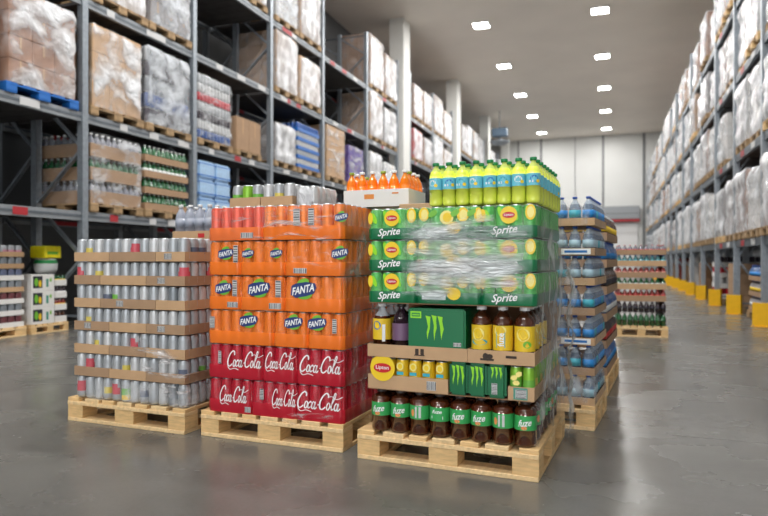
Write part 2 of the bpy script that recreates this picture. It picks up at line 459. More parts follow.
CEIL = 9.54; XL, XR, YB, YF = -9.3, 7.0, 46.4, -7.0
ceil_m = mat('ceiling_paint', (246, 238, 228), .85, var=.03, vscale=.6)
wall_m = mat('wall_panel', (216, 217, 215), .6, var=.02, vscale=.8)
wall_d = mat('wall_grey', (176, 177, 178), .8, var=.06, vscale=.8)
trim_m = mat('panel_joint', (120, 122, 124), .6)
door_m = mat('door_panel', (238, 238, 238), .5)
plane_box('floor', (XL, XR, YF, YB, -.2, 0), concrete())
plane_box('ceiling', (XL, XR, YF, YB, CEIL, CEIL + .2), ceil_m)
plane_box('wall_left', (XL - .2, XL, YF, YB, -.2, CEIL + .2), mat('wall_dark_grey', (104, 106, 108), .85, var=.06, vscale=.8))
plane_box('wall_right', (XR, XR + .2, YF, YB, -.2, CEIL + .2), wall_d)
plane_box('wall_back', (XL, XR, YB, YB + .2, -.2, CEIL + .2), wall_m)
# unseen front wall, with an open gate added so daylight brightens the stack fronts
mb = MB()
mb.box(XL, -4.6, YF - .2, YF, -.2, CEIL + .2, wall_m); mb.box(3.6, XR, YF - .2, YF, -.2, CEIL + .2, wall_m); mb.box(-4.6, 3.6, YF - .2, YF, 5.0, CEIL + .2, wall_m)
struct(mb.build('wall_front'))
for i, (x, w) in enumerate(((-6.4, .1), (-4.8, .14), (-2.49, .035), (-.65, .13), (1.95, .16))):
    plane_box('trim_%d' % (i + 1), (x - w / 2, x + w / 2, YB - .035, YB - .001, .0, CEIL - .001), trim_m)
# dock door with its grey roller housing and red edge
mb = MB(); mb.box(-3.2, 1.66, YB - .55, YB - .04, 3.78, 4.62, mat('housing_grey', (150, 154, 158), .5, .3)); mb.box(-3.2, 1.66, YB - .56, YB - .55, 4.1, 4.16, trim_m)
struct(mb.build('trim_6'))
mb = MB(); mb.box(-3.2, 1.66, YB - .5, YB - .42, 3.58, 3.75, REDS); struct(mb.build('trim_7'))
mb = MB()
for k in range(5): mb.box(-.6, 1.55, YB - .12, YB - .04, .02 + k * .71, .02 + k * .71 + .69, door_m)
struct(mb.build('door_1'))
# white concrete columns along the left rack
colm = mat('column_paint', (222, 222, 218), .7, var=.02)
for i, y in enumerate((21.4, 29.6, 37.6, 45.3)):
    mb = MB(); mb.box(-7.47, -6.93, y, y + .75, .0, CEIL - .001, colm); mb.bevel(.015)
    struct(mb.build('trim_%d' % (8 + i)))

# ------------------------------------------------------------------ lamps
lampw = mat('lamp_diffuser', (255, 255, 255), .5, emit=(255, 252, 246), estr=14.)
lampf = mat('lamp_frame', (220, 220, 220), .5)
lf = MB()
lf.box(-.3, .3, -.3, -.27, -.06, 0, lampf); lf.box(-.3, .3, .27, .3, -.06, 0, lampf); lf.box(-.3, -.27, -.27, .27, -.06, 0, lampf); lf.box(.27, .3, -.27, .27, -.06, 0, lampf)
lf_me = lf.mesh('lamp_housing')
ld = MB(); ld.box(-.27, .27, -.27, .27, -.05, -.02, lampw); ld_me = ld.mesh('diffuser')
ordn = ['first', 'second', 'third', 'fourth', 'fifth', 'sixth', 'seventh', 'eighth', 'ninth', 'tenth', 'eleventh', 'twelfth', 'thirteenth', 'fourteenth', 'fifteenth', 'sixteenth', 'seventeenth']
lampY = [-3.0, 2.2, 7.4, 12.6, 17.8, 23.0, 28.2, 33.4, 38.6, 43.8]
LP = 62.
for row, x in (('left', -4.5), ('right', -.42)):
    for k, y in enumerate(lampY):
        if k >= 5:
            lab = 'square ceiling lamp, %s from the camera in the %s row of lit lamps' % (ordn[k - 5] if k > 5 else 'nearest', row)
            t = thing('ceiling_lamp', lab, 'lamp', (x, y, CEIL - .001), 0, 'ceiling lamps over the aisle')
            put('lamp_housing', lf_me, t); put('diffuser', ld_me, t)
        L = bpy.data.lights.new('aisle_lamp', 'AREA'); L.shape = 'SQUARE'; L.size = .5; L.energy = LP * (1.75 if k < 3 else 1.1 if k < 4 else 1.6 if k < 9 else .9) ; L.color = (1, .985, .96)
        o = bpy.data.objects.new('aisle_lamp', L); COL.objects.link(o); o.location = (x, y, CEIL - .08)
# the aisle behind the right rack has its own lamps
for y in (8, 20, 32, 42):
    L = bpy.data.lights.new('rear_aisle_lamp', 'AREA'); L.shape = 'SQUARE'; L.size = .5; L.energy = 22; L.color = (.93, .97, 1)
    o = bpy.data.objects.new('rear_aisle_lamp', L); COL.objects.link(o); o.location = (5.4, y, CEIL - .08)

# ------------------------------------------------------------------ racks
def upright(parent, Y, xs, top, name='upright_frame', braces=True, post_m=STEEL):
    """xs = post depths counted from the front, front first"""
    f = bpy.data.objects.new(name, None); COL.objects.link(f); f.parent = parent; f.location = (0, Y, 0)
    for i, x in enumerate(xs):
        mb = MB(); w = .1
        mb.box(x - w / 2, x + w / 2, -.012 - .045, -.045, .012, top, post_m); mb.box(x - w / 2, x - w / 2 + .012, -.045, .045, .012, top, post_m); mb.box(x + w / 2 - .012, x + w / 2, -.045, .045, .012, top, post_m)
        mb.box(x - w / 2 - .03, x + w / 2 + .03, -.08, .08, 0, .012, post_m)
        mb.build('post', f)
    if braces:
        for a, b in zip(xs[:-1], xs[1:]):
            mb = MB(); z = .25; sg = 0
            while z < top - .3:
                z2 = min(z + .78, top - .1)
                p, q = (a, b) if sg else (b, a)
                mb.bar((p, 0, z), (q, 0, z2), .06, .035, STEEL); z = z2; sg = 1 - sg
            mb.bar((a, 0, .2), (b, 0, .2), .045, .03, STEELD); mb.bar((a, 0, top - .1), (b, 0, top - .1), .045, .03, STEELD)
            mb.build('brace', f)
    return f

def beam(parent, x, y0, y1, z, sgn, stickers, hh=.13, bm=BEAM):
    mb = MB(); L = y1 - y0
    mb.box(-.025, .025, 0, L, -hh, 0, bm)
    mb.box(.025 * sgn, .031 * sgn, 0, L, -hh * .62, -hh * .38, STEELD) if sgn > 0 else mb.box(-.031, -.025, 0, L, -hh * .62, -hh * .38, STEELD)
    b = mb.build('beam', parent, (x, y0, z))
    for (t, w, m) in stickers:
        s = MB(); xx = (.0315, .0335) if sgn > 0 else (-.0335, -.0315)
        s.box(xx[0], xx[1], t, t + w, -hh * .88, -hh * .12, m); s.build('location_label', b)
    return b

def deck(parent, x0, x1, y0, y1, z):
    mb = MB(); n = 9
    for k in range(n):
        a = y0 + (y1 - y0) * k / n; mb.box(x0, x1, a + .01, a + (y1 - y0) / n - .004, z - .05, z - .008, DECK)
    mb.build('deck_board', parent)

XF = -7.1
LV = [1.69, 3.09, 4.74, 6.33]
def left_rack(label, ys, rear, nstk, group=None, levels=LV, top=7.95):
    r = thing('pallet_rack', label, 'rack', (XF, ys[0], 0), 0, group)
    y_ = ys[0]
    for y in ys: upright(r, y - y_, (0, -.87, -1.66), top)
    for a, b in zip(ys[:-1], ys[1:]):
        for z in levels:
            st = []
            if nstk:
                t = .35 + random.random() * .3
                while t < (b - a) - .5:
                    w = random.choice((.16, .22, .3)); st.append((t, w, random.choice((REDS, WHITES, WHITES)))); t += w + random.choice((.0, .3, .5, .7))
                    if len(st) >= nstk: break
            beam(r, .0, a - y_ + .05, b - y_ - .05, z, 1, st)
            if rear: beam(r, -1.6, a - y_ + .05, b - y_ - .05, z, 1, [(.9, .5, REDS)] if rear > 1 else [])
            deck(r, -1.5, -.04, a - y_ + .06, b - y_ - .06, z)
    return r
Y1 = [1.9, 4.5, 7.13, 9.66, 12.4, 15.07, 18.2, 21.15]
left_rack('grey steel pallet rack on the left, nearest to the camera', Y1, 2, 3)
left_rack('grey pallet rack between the first and second white columns', [22.6, 25.8, 29.2], 1, 2)
left_rack('grey pallet rack between the second and third white columns', [30.8, 33.7, 37.0], 1, 0)
left_rack('grey pallet rack beyond the third white column', [38.8, 41.8, 44.8], 1, 0)

RX = 2.1
RY = [8.65 + 2.35 * k for k in range(17)]
RL = [1.36, 2.92, 4.37, 5.75]
rr = thing('pallet_rack', 'long grey pallet rack along the right side of the aisle', 'rack', (RX, RY[0], 0))
for k, y in enumerate(RY): upright(rr, y - RY[0], (.05, .6, 1.1), 6.95 if k else 7.4, braces=k < 9)
for k in range(16):
    for z in RL:
        a, b = RY[k] - RY[0] + .05, RY[k + 1] - RY[0] - .05
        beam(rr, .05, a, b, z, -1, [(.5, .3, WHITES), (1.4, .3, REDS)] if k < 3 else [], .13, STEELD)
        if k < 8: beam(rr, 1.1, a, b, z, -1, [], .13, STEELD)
        deck(rr, .1, 1.05, a, b, z)

# yellow post guards on the floor
gm = MB(); gm.box(-.12, .12, -.005, .005, .006, .36, YGUARD); gm.box(-.12, -.11, .005, .15, .006, .36, YGUARD); gm.box(.11, .12, .005, .15, .006, .36, YGUARD); gm.box(-.14, .14, -.03, .16, 0, .006, YGUARD)
gm.bevel(.002)
g_me = gm.mesh('guard_shell'); bm_ = MB()
bm_.lathe([(0, .006), (.01, .006), (.01, .02), (0, .02)], STEEL, 8)
b_me = bm_.mesh('anchor_bolt')
for k in range(1, 13):
    g = thing('post_guard', 'yellow steel post guard, %s from the camera along the right rack' % (ordn[k - 1] if k > 1 else 'nearest one'), 'guard', (RX - .02, RY[k] - .12, 0), R(-20), 'yellow post guards of the right rack')
    put('guard_shell', g_me, g); put('anchor_bolt', b_me, g, (-.1, -.018, 0)); put('anchor_bolt', b_me, g, (.1, -.018, 0))

# ------------------------------------------------------------------ loads on the racks
def film_shell(W, D, H, amp, seed, m, nz=14, over=.012):
    k = ('film', round(W, 2), round(D, 2), round(H, 2), round(amp, 3), seed, m.name)
    if k in CACHE: return CACHE[k]
    mb = MB(); th = mb.bm.verts.layers.float.new('sheen_cover'); uvl = mb.bm.loops.layers.uv.new('UVMap')
    step = .09; path = []
    def seg(a, b):
        n = max(2, int((Vector(b) - Vector(a)).length / step))
        for i in range(n): path.append(Vector(a).lerp(Vector(b), i / n))
    o = over; c = .04
    P = [(-W / 2 - o, -D / 2 + c), (-W / 2 + c, -D / 2 - o), (W / 2 - c, -D / 2 - o), (W / 2 + o, -D / 2 + c), (W / 2 + o, D / 2 - c), (W / 2 - c, D / 2 + o), (-W / 2 + c, D / 2 + o), (-W / 2 - o, D / 2 - c)]
    for i in range(8): seg(P[i], P[(i + 1) % 8])
    n = len(path); g = []; d = 0; ds = []
    for i in range(n):
        ds.append(d); d += (path[(i + 1) % n] - path[i]).length
    ds.append(d)
    for j in range(nz + 1):
        z = H * j / nz; row = []
        ins = .03 * max(0, (j - nz + 1.2)) 
        for i in range(n):
            p = path[i]; nn = Vector((p.x / (W / 2), p.y / (D / 2)))
            nn = Vector((nn.x if abs(nn.x) > .95 else 0, nn.y if abs(nn.y) > .95 else 0)); nn = nn.normalized() if nn.length else nn
            q = noise.noise(Vector((p.x * 3 + seed * 7.1, p.y * 3, z * 4))) + .5 * noise.noise(Vector((p.x * 9 + seed, p.y * 9, z * 7)))
            tier = .022 * (abs(math.sin(PI * z / (H / max(1, round(H / .33))))) - .6) if H > .6 else 0
            p2 = p + nn * (amp * (.35 + q) - ins + tier + (.012 if H > .6 else 0))
            row.append(mb.bm.verts.new((p2.x, p2.y, z + (.012 * q if j else 0))))
            row[-1][th] = .3 if abs(p.x) > W / 2 - .03 else 1.  # front film made whiter than the sides, painting its highlights in
        g.append(row)
    for j in range(nz):
        for i in range(n):
            i2 = (i + 1) % n
            f = mb.face([g[j][i], g[j][i2], g[j + 1][i2], g[j + 1][i]], m, True)
            for lp, (uu, vv) in zip(f.loops, ((ds[i], j), (ds[i + 1], j), (ds[i + 1], j + 1), (ds[i], j + 1))): lp[uvl].uv = (uu, vv * H / nz)
    CACHE[k] = mb.mesh('stretch_wrap'); return CACHE[k]

def carton_mesh(w, d, h, m, tape=True):
    k = ('carton', round(w, 3), round(d, 3), round(h, 3), m.name)
    if k in CACHE: return CACHE[k]
    mb = MB(); mb.box(0, w, 0, d, 0, h, m); mb.bevel(.006)
    if tape: mb.box(w * .46, w * .54, -.002, 0, .5 * h, h, CARD2)
    CACHE[k] = mb.mesh('carton'); return CACHE[k]

F_HVY = film_mat('wrap_heavy', fade=True, rgb=(240, 242, 246), lo=.42, hi=.98, f0=.34, f1=.64, scale=(5, 2.5, 1), rough=.16, bump=.6, bscale=16)  # white alpha patches of these films stand in for glossy highlights
F_MID = film_mat('wrap_mid', fade=True, lo=.12, hi=.95, f0=.36, f1=.68, scale=(2.6, 2.6, 1), bump=.7, bscale=20)
F_LGT = film_mat('wrap_light', fade=True, lo=.05, hi=.6, f0=.4, f1=.72, scale=(3, 6, 1), bump=.8, bscale=20)
F_GRY = film_mat('wrap_grey', fade=True, rgb=(222, 227, 234), lo=.15, hi=.85, f0=.3, f1=.68, scale=(4, 4, 1), bump=.7, bscale=20)

def side_rot(side): return R(90) if side == 'L' else R(-90)
def load_root(name, label, cat, side, y0, y1, z, depth, xf=None, group=None):
    """root at base centre of the load; front flush near the rack face"""
    if side == 'L': x = (XF + .06 if xf is None else xf) - depth / 2
    else: x = (RX - .22 if xf is None else xf) + depth / 2
    return thing(name, label, cat, (x, (y0 + y1) / 2, z), side_rot(side), group)

def rack_pallet(side, y0, y1, z, depth, label, mats=(WOOD3, WOOD4), H=.13, parts=False, xf=None, group=None):
    if side == 'L': x = (XF + .06 if xf is None else xf) - depth / 2
    else: x = (RX - .22 if xf is None else xf) + depth / 2
    return pallet(label, (x, (y0 + y1) / 2, z + .001), side_rot(side), y1 - y0, depth, H, group, mats, parts, 5)

def carton_load(side, y0, y1, z, h, nx, nz, m, film, amp, desc, where, pal=(WOOD3, WOOD4), depth=1.15, near='l', parts=True, seed=1, xf=None, ny=3, group=None, pdesc='wooden pallet'):
    W = y1 - y0 - (.09 if film else .03)
    rack_pallet(side, y0, y1, z, depth, '%s below the %s, %s' % (pdesc.replace('wooden ', ''), desc, where), pal, parts=parts, xf=xf, group='pallets standing in the racks')
    r = load_root('wrapped_load', '%s %s' % (desc, where), 'load', side, y0, y1, z + .133, depth, xf, group)
    cw, cd, ch = W / nx, (depth - .04) / ny, h / nz
    sd = 'f' + near
    ms = m if isinstance(m, (list, tuple)) else [m]
    for i, j in cells(nx, ny, sd):
        for k in range(nz):
            put('carton', carton_mesh(cw - .006, cd - .006, ch - .004, ms[k % len(ms)]), r, (-W / 2 + i * cw, -depth / 2 + .02 + j * cd, k * ch))
    if film: put('stretch_wrap', film_shell(W, depth - .04, h + .01, amp, seed, film), r)
    return r

CAPW = mat('cap_white', (236, 236, 236), .4); CAPG = mat('cap_green', (20, 128, 70), .4); CAPB = mat('cap_blue', (40, 84, 170), .4); CAPR = mat('cap_red', (180, 40, 44), .4); CAPD = mat('cap_dark', (50, 44, 42), .4)
B_GREEN = mat('bottle_green', (20, 84, 44), .15, coat=.4); B_BROWN = mat('bottle_brown', (70, 36, 18), .12, coat=.4); B_DARK = mat('bottle_dark', (44, 30, 40), .15, coat=.4)
B_RED = mat('bottle_red', (130, 44, 40), .15, coat=.4); B_TEAL = mat('bottle_teal', (70, 120, 124), .15, coat=.4); B_BLUE = mat('bottle_blue', (70, 110, 170), .15, coat=.4); B_GREY = mat('bottle_grey', (120, 122, 132), .15, coat=.4)
L_WHITE = mat('label_white', (224, 226, 226), .5); L_BLUE = mat('label_blue', (44, 140, 214), .45); L_RED = mat('label_red', (200, 44, 46), .45); L_GREEN = mat('label_green', (36, 150, 80), .45)
L_TEAL = mat('label_teal', (60, 176, 196), .45); L_YEL = mat('label_yellow', (238, 200, 44), .45); L_DARK = mat('label_dark', (40, 40, 52), .45); L_PURP = mat('label_purple', (90, 60, 150), .45)

def tray_layers(r, W, D, h, layers, pitch, near, tray_m=CARD, th=.45, ox=0., oy=0.):
    """layers: list of (bottle mesh maker key) bottom to top; adds tray + bottle children to r, origin at the base centre"""
    n = len(layers); lh = h / n; nx = max(1, int(W / pitch)); ny = max(1, int(D / pitch)); px, py = W / nx, D / ny
    for k, (kind, mk, tm) in enumerate(layers):
        if tm: put('tray', tray_mesh(W, D, lh * th, tm), r, (-W / 2 + ox, -D / 2 + oy, k * lh))
        ba = put
        for i, j in cells(nx, ny, near):
            me = mk(min(px, py) * .48, lh - .006)
            o = put(kind, me, r, (-W / 2 + px * (i + .5) + ox, -D / 2 + py * (j + .5) + oy, k * lh + .003), random.uniform(-1, 1))

def tray_load(side, y0, y1, z, h, layers, pitch, desc, where, depth=1.15, near='fl', film=None, pal=(WOOD3, WOOD4), th=.45, parts=True, seed=1, xf=None):
    W = y1 - y0 - .04
    rack_pallet(side, y0, y1, z, depth, 'pallet below the %s, %s' % (desc, where), pal, parts=parts, xf=xf, group='pallets standing in the racks')
    r = load_root('stacked_load', '%s %s' % (desc, where), 'load', side, y0, y1, z + .133, depth, xf)
    tray_layers(r, W, depth - .06, h, layers, pitch, near, th=th)
    if film: put('stretch_wrap', film_shell(W, depth - .05, h + .01, .012, seed, film), r)
    return r

def mkb(key, body, cap, label=None, neck=None): return ('bottle', lambda r, h: bottle_mesh(key, r, h, body, neck, cap, label, seg=8), CARD)
def mkc(kind): return ('can', lambda r, h: can_mesh(kind, r, h, 8), CARD)
def wt(t, m): return (t[0], t[1], m)

WHITEBOX = mat('white_carton', (216, 214, 212), .7, var=.08, vscale=5)
BROWNLAB = mat('printed_carton', (160, 120, 96), .7, var=.25, vscale=5)
GREYBOX = mat('grey_carton', (150, 146, 146), .7, var=.15, vscale=5)
# nearest bay
carton_load('L', 5.86, 7.0, LV[1], 1.2, 3, 4, BROWNLAB, F_MID, .03, 'film-wrapped brown load', 'on a blue pallet beside the near post', pal=(BLUEP, BLUEP), seed=3, pdesc='blue wooden pallet')
carton_load('L', 4.62, 5.76, LV[1], 1.2, 3, 4, CARD, F_MID, .03, 'film-wrapped carton load', 'cut by the left picture edge', seed=4)
# second bay
W2 = 'in the rack bay right of the near post'
carton_load('L', 7.22, 8.32, LV[1], 1.2, 3, 3, CARD2, F_MID, .012, 'wrapped tan carton load of three layers', 'second shelf right of near post', seed=5)
tray_load('L', 8.4, 9.54, LV[1], 1.25, [wt(mkc(k), None) for k in ('dark', 'blue', 'grey', 'dark', 'silver')], .11, 'silver film-wrapped can load', 'beside the tan carton load, second shelf', film=F_GRY, seed=6)
tray_load('L', 7.22, 8.3, LV[0], 1.02, [mkb('w1', B_GREY, CAPW, L_WHITE), mkb('w2', B_GREEN, CAPW, L_WHITE), mkb('w3', B_GREY, CAPW, L_YEL)], .11, 'load of clear bottles in brown trays', 'lowest shelf right of near post', film=F_LGT, th=.55, seed=7)
tray_load('L', 8.36, 9.5, LV[0], 1.04, [mkb('g1', B_GREEN, CAPW, B_GREEN), mkb('g1', B_GREEN, CAPW, B_GREEN), mkb('g2', B_GREEN, CAPW, L_WHITE), mkb('g1', B_GREEN, CAPW, B_GREEN)], .11, 'load of green bottles in brown trays', 'lowest shelf left of blue packs', th=.4)
carton_load('L', 7.3, 8.42, LV[2], 1.15, 3, 3, CARD2, F_HVY, .02, 'white-wrapped load', 'third shelf above the tan cartons', seed=8)
carton_load('L', 8.46, 9.56, LV[2], 1.15, 3, 3, GREYBOX, F_GRY, .03, 'crumpled silver-wrapped load', 'third shelf above the silver can load', seed=9)
# third bay
tray_load('L', 9.76, 10.86, LV[1], 1.18, [wt(mkc(k), None) for k in ('blue', 'white', 'dark', 'silver', 'red', 'white', 'silver')], .1, 'striped load of blue and silver cans', 'second shelf, left of brown boxes', film=F_LGT, seed=10)
carton_load('L', 11.0, 11.95, LV[1], .66, 2, 1, CARD, None, 0, 'pair of plain brown boxes', 'second shelf beside the striped can load', depth=1.1, ny=2)
PK_BL = mat('blue_pack_film', (172, 204, 236), .3, var=.14, vscale=14); PK_BD = mat('blue_pack_band', (40, 108, 190), .35)
r = load_root('blue_pack_load', 'load of light blue shrink-wrapped packs on the lowest shelf beside the second post', 'load', 'L', 9.76, 10.82, LV[0] + .133, 1.1)
rack_pallet('L', 9.76, 10.82, LV[0], 1.1, 'wooden pallet under the load of light blue packs', group='pallets standing in the racks', parts=True)
for k in range(3):
    for i, j in cells(2, 2, 'fl'):
        mb = MB(); mb.box(0, .5, 0, .5, 0, .33, PK_BL); mb.bevel(.03, 2); mb.box(-.001, .501, -.002, .499, .05, .075, PK_BD); mb.box(-.001, .501, -.002, .499, .27, .285, PK_BD)
        me = CACHE.setdefault('bluepack', None) or mb.mesh('pack'); CACHE['bluepack'] = me
        put('pack', me, r, (-.51 + i * .515, -.53 + j * .52, k * .335))
# fourth bay and upwards
B3 = 'in the fourth bay of the left rack'
carton_load('L', 11.1, 12.2, LV[3], 1.2, 3, 3, CARD, F_MID, .02, 'wrapped load', 'top shelf left of the third post', seed=11, parts=False)
carton_load('L', 12.56, 13.66, LV[3], 1.15, 3, 3, WHITEBOX, F_GRY, .02, 'smooth white wrapped load', 'top shelf right of the third post', seed=12, parts=False)
carton_load('L', 13.74, 14.9, LV[3], 1.25, 3, 3, CARD, F_HVY, .03, 'crumpled silver wrapped load', 'top shelf left of the fourth post', seed=13, parts=False)
carton_load('L', 12.56, 13.64, LV[2], 1.28, 3, 4, CARD, F_HVY, .03, 'white wrapped brown-sided load', 'third shelf right of third post', seed=14, parts=False)
carton_load('L', 13.72, 14.9, LV[2], 1.05, 3, 3, CARD2, F_HVY, .02, 'lower white wrapped load', 'third shelf left of fourth post', seed=15, parts=False)
carton_load('L', 12.52, 13.54, LV[1], .86, 3, 3, GREYBOX, F_HVY, .02, 'pale grey wrapped load', 'second shelf right of third post', seed=16, parts=False)
tray_load('L', 13.64, 14.86, LV[1], 1.08, [wt(mkc(k), m) for k, m in (('white', PK_BD), ('silver', PK_BD), ('white', PK_BD), ('silver', PK_BD), ('blue', PK_BD))], .12, 'load of white cans in blue trays', 'second shelf left of fourth post', th=.4, parts=False)
carton_load('L', 12.6, 13.6, LV[0], .8, 2, 2, WHITEBOX, F_LGT, .02, 'white carton load', 'lowest shelf, just above the orange cans', seed=17, parts=False)
tray_load('L', 13.7, 14.8, LV[0], .95, [wt(mkc('grey'), PK_BD) for _ in range(3)], .13, 'load of cans in blue trays', 'lowest shelf behind orange stack', th=.5, parts=False)
# fifth bay
carton_load('L', 15.24, 16.5, LV[1], 1.35, 2, 6, CARD2, F_LGT, .012, 'tall cream load of six layers', 'second shelf right of fourth post', seed=18, parts=False)
PURP = mat('purple_pack', (88, 66, 150), .35, var=.25, vscale=10)
carton_load('L', 16.7, 17.9, LV[1], 1.05, 3, 4, PURP, F_LGT, .012, 'load of purple packs', 'second shelf behind the fourth post', seed=19, parts=False)
# sixth bay
carton_load('L', 18.4, 19.7, LV[3], 1.55, 2, 5, CARD3, F_HVY, .03, 'tall wrapped brown-sided load', 'top shelf right of the fifth post', seed=20, parts=False)
carton_load('L', 19.8, 21.0, LV[3], 1.35, 2, 4, CARD3, F_HVY, .03, 'silver wrapped load', 'top shelf just left of the first column', seed=21, parts=False)
carton_load('L', 18.4, 19.6, LV[2], 1.35, 2, 4, CARD, F_HVY, .03, 'wrapped brown-sided load', 'third shelf right of the fifth post', seed=22, parts=False)
carton_load('L', 19.7, 21.0, LV[2], 1.15, 2, 3, GREYBOX, F_HVY, .03, 'grey wrapped load', 'third shelf just left of the first column', seed=23, parts=False)
carton_load('L', 18.4, 19.5, LV[1], 1.15, 2, 3, WHITEBOX, F_HVY, .03, 'pale pink-white wrapped load', 'second shelf right of fifth post', seed=24, parts=False)
carton_load('L', 19.7, 20.9, LV[1], 1.0, 2, 3, L_WHITE, F_MID, .02, 'white and green wrapped load', 'second shelf just left of the first column', seed=25, parts=False)
# beyond the first column
far = [(23.0, 24.2, 3, 1.2, CARD3, 'nearer brown load', 'top shelf past the first column'), (24.4, 25.6, 3, 1.25, CARD, 'brown wrapped load', 'top shelf halfway to the second column'),
       (25.95, 27.4, 3, 1.5, CARD3, 'tall white brown-sided load', 'top shelf before the second column'), (27.6, 29.0, 3, 1.2, CARD, 'shorter white wrapped load', 'top shelf touching the second column'),
       (23.0, 24.2, 2, 1.1, L_RED, 'load of red packs', 'third shelf past the first column'), (24.4, 25.6, 2, 1.0, CARD3, 'brown carton load', 'third shelf past the red packs'),
       (25.95, 27.4, 2, 1.3, WHITEBOX, 'bulging white wrapped load', 'third shelf before the second column'), (27.6, 29.0, 2, 1.05, CARD2, 'tan wrapped load', 'third shelf touching the second column'),
       (31.1, 32.4, 3, 1.3, CARD3, 'dark brown wrapped load', 'top shelf past the second column'), (32.5, 33.5, 3, 1.5, WHITEBOX, 'narrow white load', 'top shelf past the second column'),
       (34.0, 35.2, 3, 1.5, CARD, 'tan and white load', 'top shelf before the third column'), (35.4, 36.7, 3, 1.4, WHITEBOX, 'white load', 'top shelf touching the third column'),
       (39.2, 40.6, 3, 1.3, WHITEBOX, 'white wrapped load', 'top shelf past the third column'), (42.1, 43.6, 3, 1.2, WHITEBOX, 'farthest white wrapped load', 'top shelf of the left racks')]
for n, (a, b, lv, h, m, d, w) in enumerate(far):
    carton_load('L', a, b, LV[lv], h, 2, 3, m, F_HVY, .03, d, w, seed=30 + n, parts=False)

# right rack: two loads per bay on each shelf
levn = ['first shelf', 'second shelf', 'third shelf', 'top shelf']
cstack = {}
def carton_stack(m, W, D, h, nx, nz):
    k = (m.name, W, D, h)
    if k not in cstack:
        mb = MB()
        for i in range(nx):
            for kz in range(nz): mb.box(-W / 2 + W / nx * i + .004, -W / 2 + W / nx * (i + 1) - .004, -D / 2, D / 2, h / nz * kz + .002, h / nz * (kz + 1) - .004, m)
        cstack[k] = mb.mesh('carton_stack')
    return cstack[k]
VAR = []
for v, (f, m, hh) in enumerate(((F_HVY, BROWNLAB, 1.06), (F_HVY, GREYBOX, .98), (F_HVY, WHITEBOX, 1.1), (F_MID, CARD3, 1.0), (F_HVY, WHITEBOX, .84), (F_GRY, CARD, 1.06), (F_MID, WHITEBOX, .96))):
    VAR.append((film_shell(.93, 1.03, hh + .02, .04, 100 + v, f, 12), carton_stack(m, .93, 1.0, hh, 2, 4)))
rnd = random.Random(5)
looks = ['silver-wrapped brown load', 'grey-wrapped load', 'white-wrapped load', 'thin-wrapped brown load', 'short white-wrapped load', 'grey-wrapped tan load', 'thin-wrapped pale load']
for k in range(16):
    for l, z in enumerate(RL):
        for s in range(2):
            if (k, l, s) in ((6, 3, 1), (2, 1, 0), (4, 3, 0)): continue
            y0 = RY[k] + .12 + s * 1.12; y1 = y0 + 1.03
            v = rnd.choice((0, 1, 2, 2, 3, 4, 5, 6, 0))
            wh = 'on the %s, %s bay of the right rack, %s' % (levn[l], ordn[k] if k else 'nearest', 'near half' if s == 0 else 'far half')
            x = RX + .02 + .55 + rnd.uniform(-.06, .05)
            pallet('wooden pallet ' + wh, (x, (y0 + y1) / 2, z + .001), R(-90), 1.03, 1.1, .13, 'pallets standing in the racks', ((WOOD3, WOOD4) if rnd.random() < .75 else (WOOD, WOOD2)), False)
            r = thing('wrapped_load', looks[v] + ' ' + wh, 'load', (x, (y0 + y1) / 2, z + .133), R(-90), 'wrapped loads of the right rack')
            put('carton_stack', VAR[v][1], r); put('stretch_wrap', VAR[v][0], r)
# goods standing on the floor under the right rack
for k in range(0, 9):
    y0 = RY[k] + .2; nm = ordn[k - 1] if k > 1 else 'nearest'
    if k == 1:
        lay = [mkb('ww', GREYBOX, CAPB, L_WHITE), mkb('wy', GREYBOX, CAPB, L_YEL), mkb('wb', B_BLUE, CAPB, L_BLUE)]
        tray_load('R', y0 + .2, y0 + 1.5, 0, .78, lay, .13, 'floor load of white jugs with blue caps', 'behind the yellow guards', near='fr', th=.3, parts=False, xf=RX + .1)
    else:
        cm = [CARD, None, CARD, B_RED, CARD3, WHITEBOX, CARD, B_RED, CARD][k]
        if k == 3:
            tray_load('R', y0 + .1, y0 + 1.2, 0, .95, [wt(mkc(c), WHITEC) for c in ('red', 'white', 'red', 'dark')], .12, 'floor load of red cans in white trays', 'behind the third yellow guard', near='fr', parts=False, xf=RX + .1)
        else:
            carton_load('R', y0 + .1, y0 + 1.2, 0, .95 if k % 2 else .8, 2, 4, cm, F_LGT if k % 2 else None, .01, 'floor load of cartons', 'in the %s bay under the right rack' % (ordn[k] if k else 'nearest'), near='r', parts=False, seed=60 + k, xf=RX + .1)
# blue and white goods of the aisle behind the right rack
for n, (y, m, d) in enumerate(((14.2, BLUEP, 'bright blue'), (16.8, L_BLUE, 'sky blue'), (19.5, L_RED, 'red'), (21.5, BLUEP, 'deep blue'), (24.5, L_WHITE, 'pale'))):
    carton_load('R', y, y + 1.2, 0, 1.1, 2, 3, m, F_LGT, .01, '%s wrapped floor load' % d, 'seen through the right rack', near='r', parts=False, seed=80 + n, xf=4.3)

# green packs on top of the right rack's load is a small separate thing
mb = MB(); mb.box(-.22, .22, -.2, .2, 0, .24, L_GREEN); mb.bevel(.03, 2)
tag(mb.build('soft_pack', None, (RX + .3, RY[6] + 1.6, RL[3] + .001)), 'green soft pack lying on the top shelf of the right rack under the ceiling', 'pack')

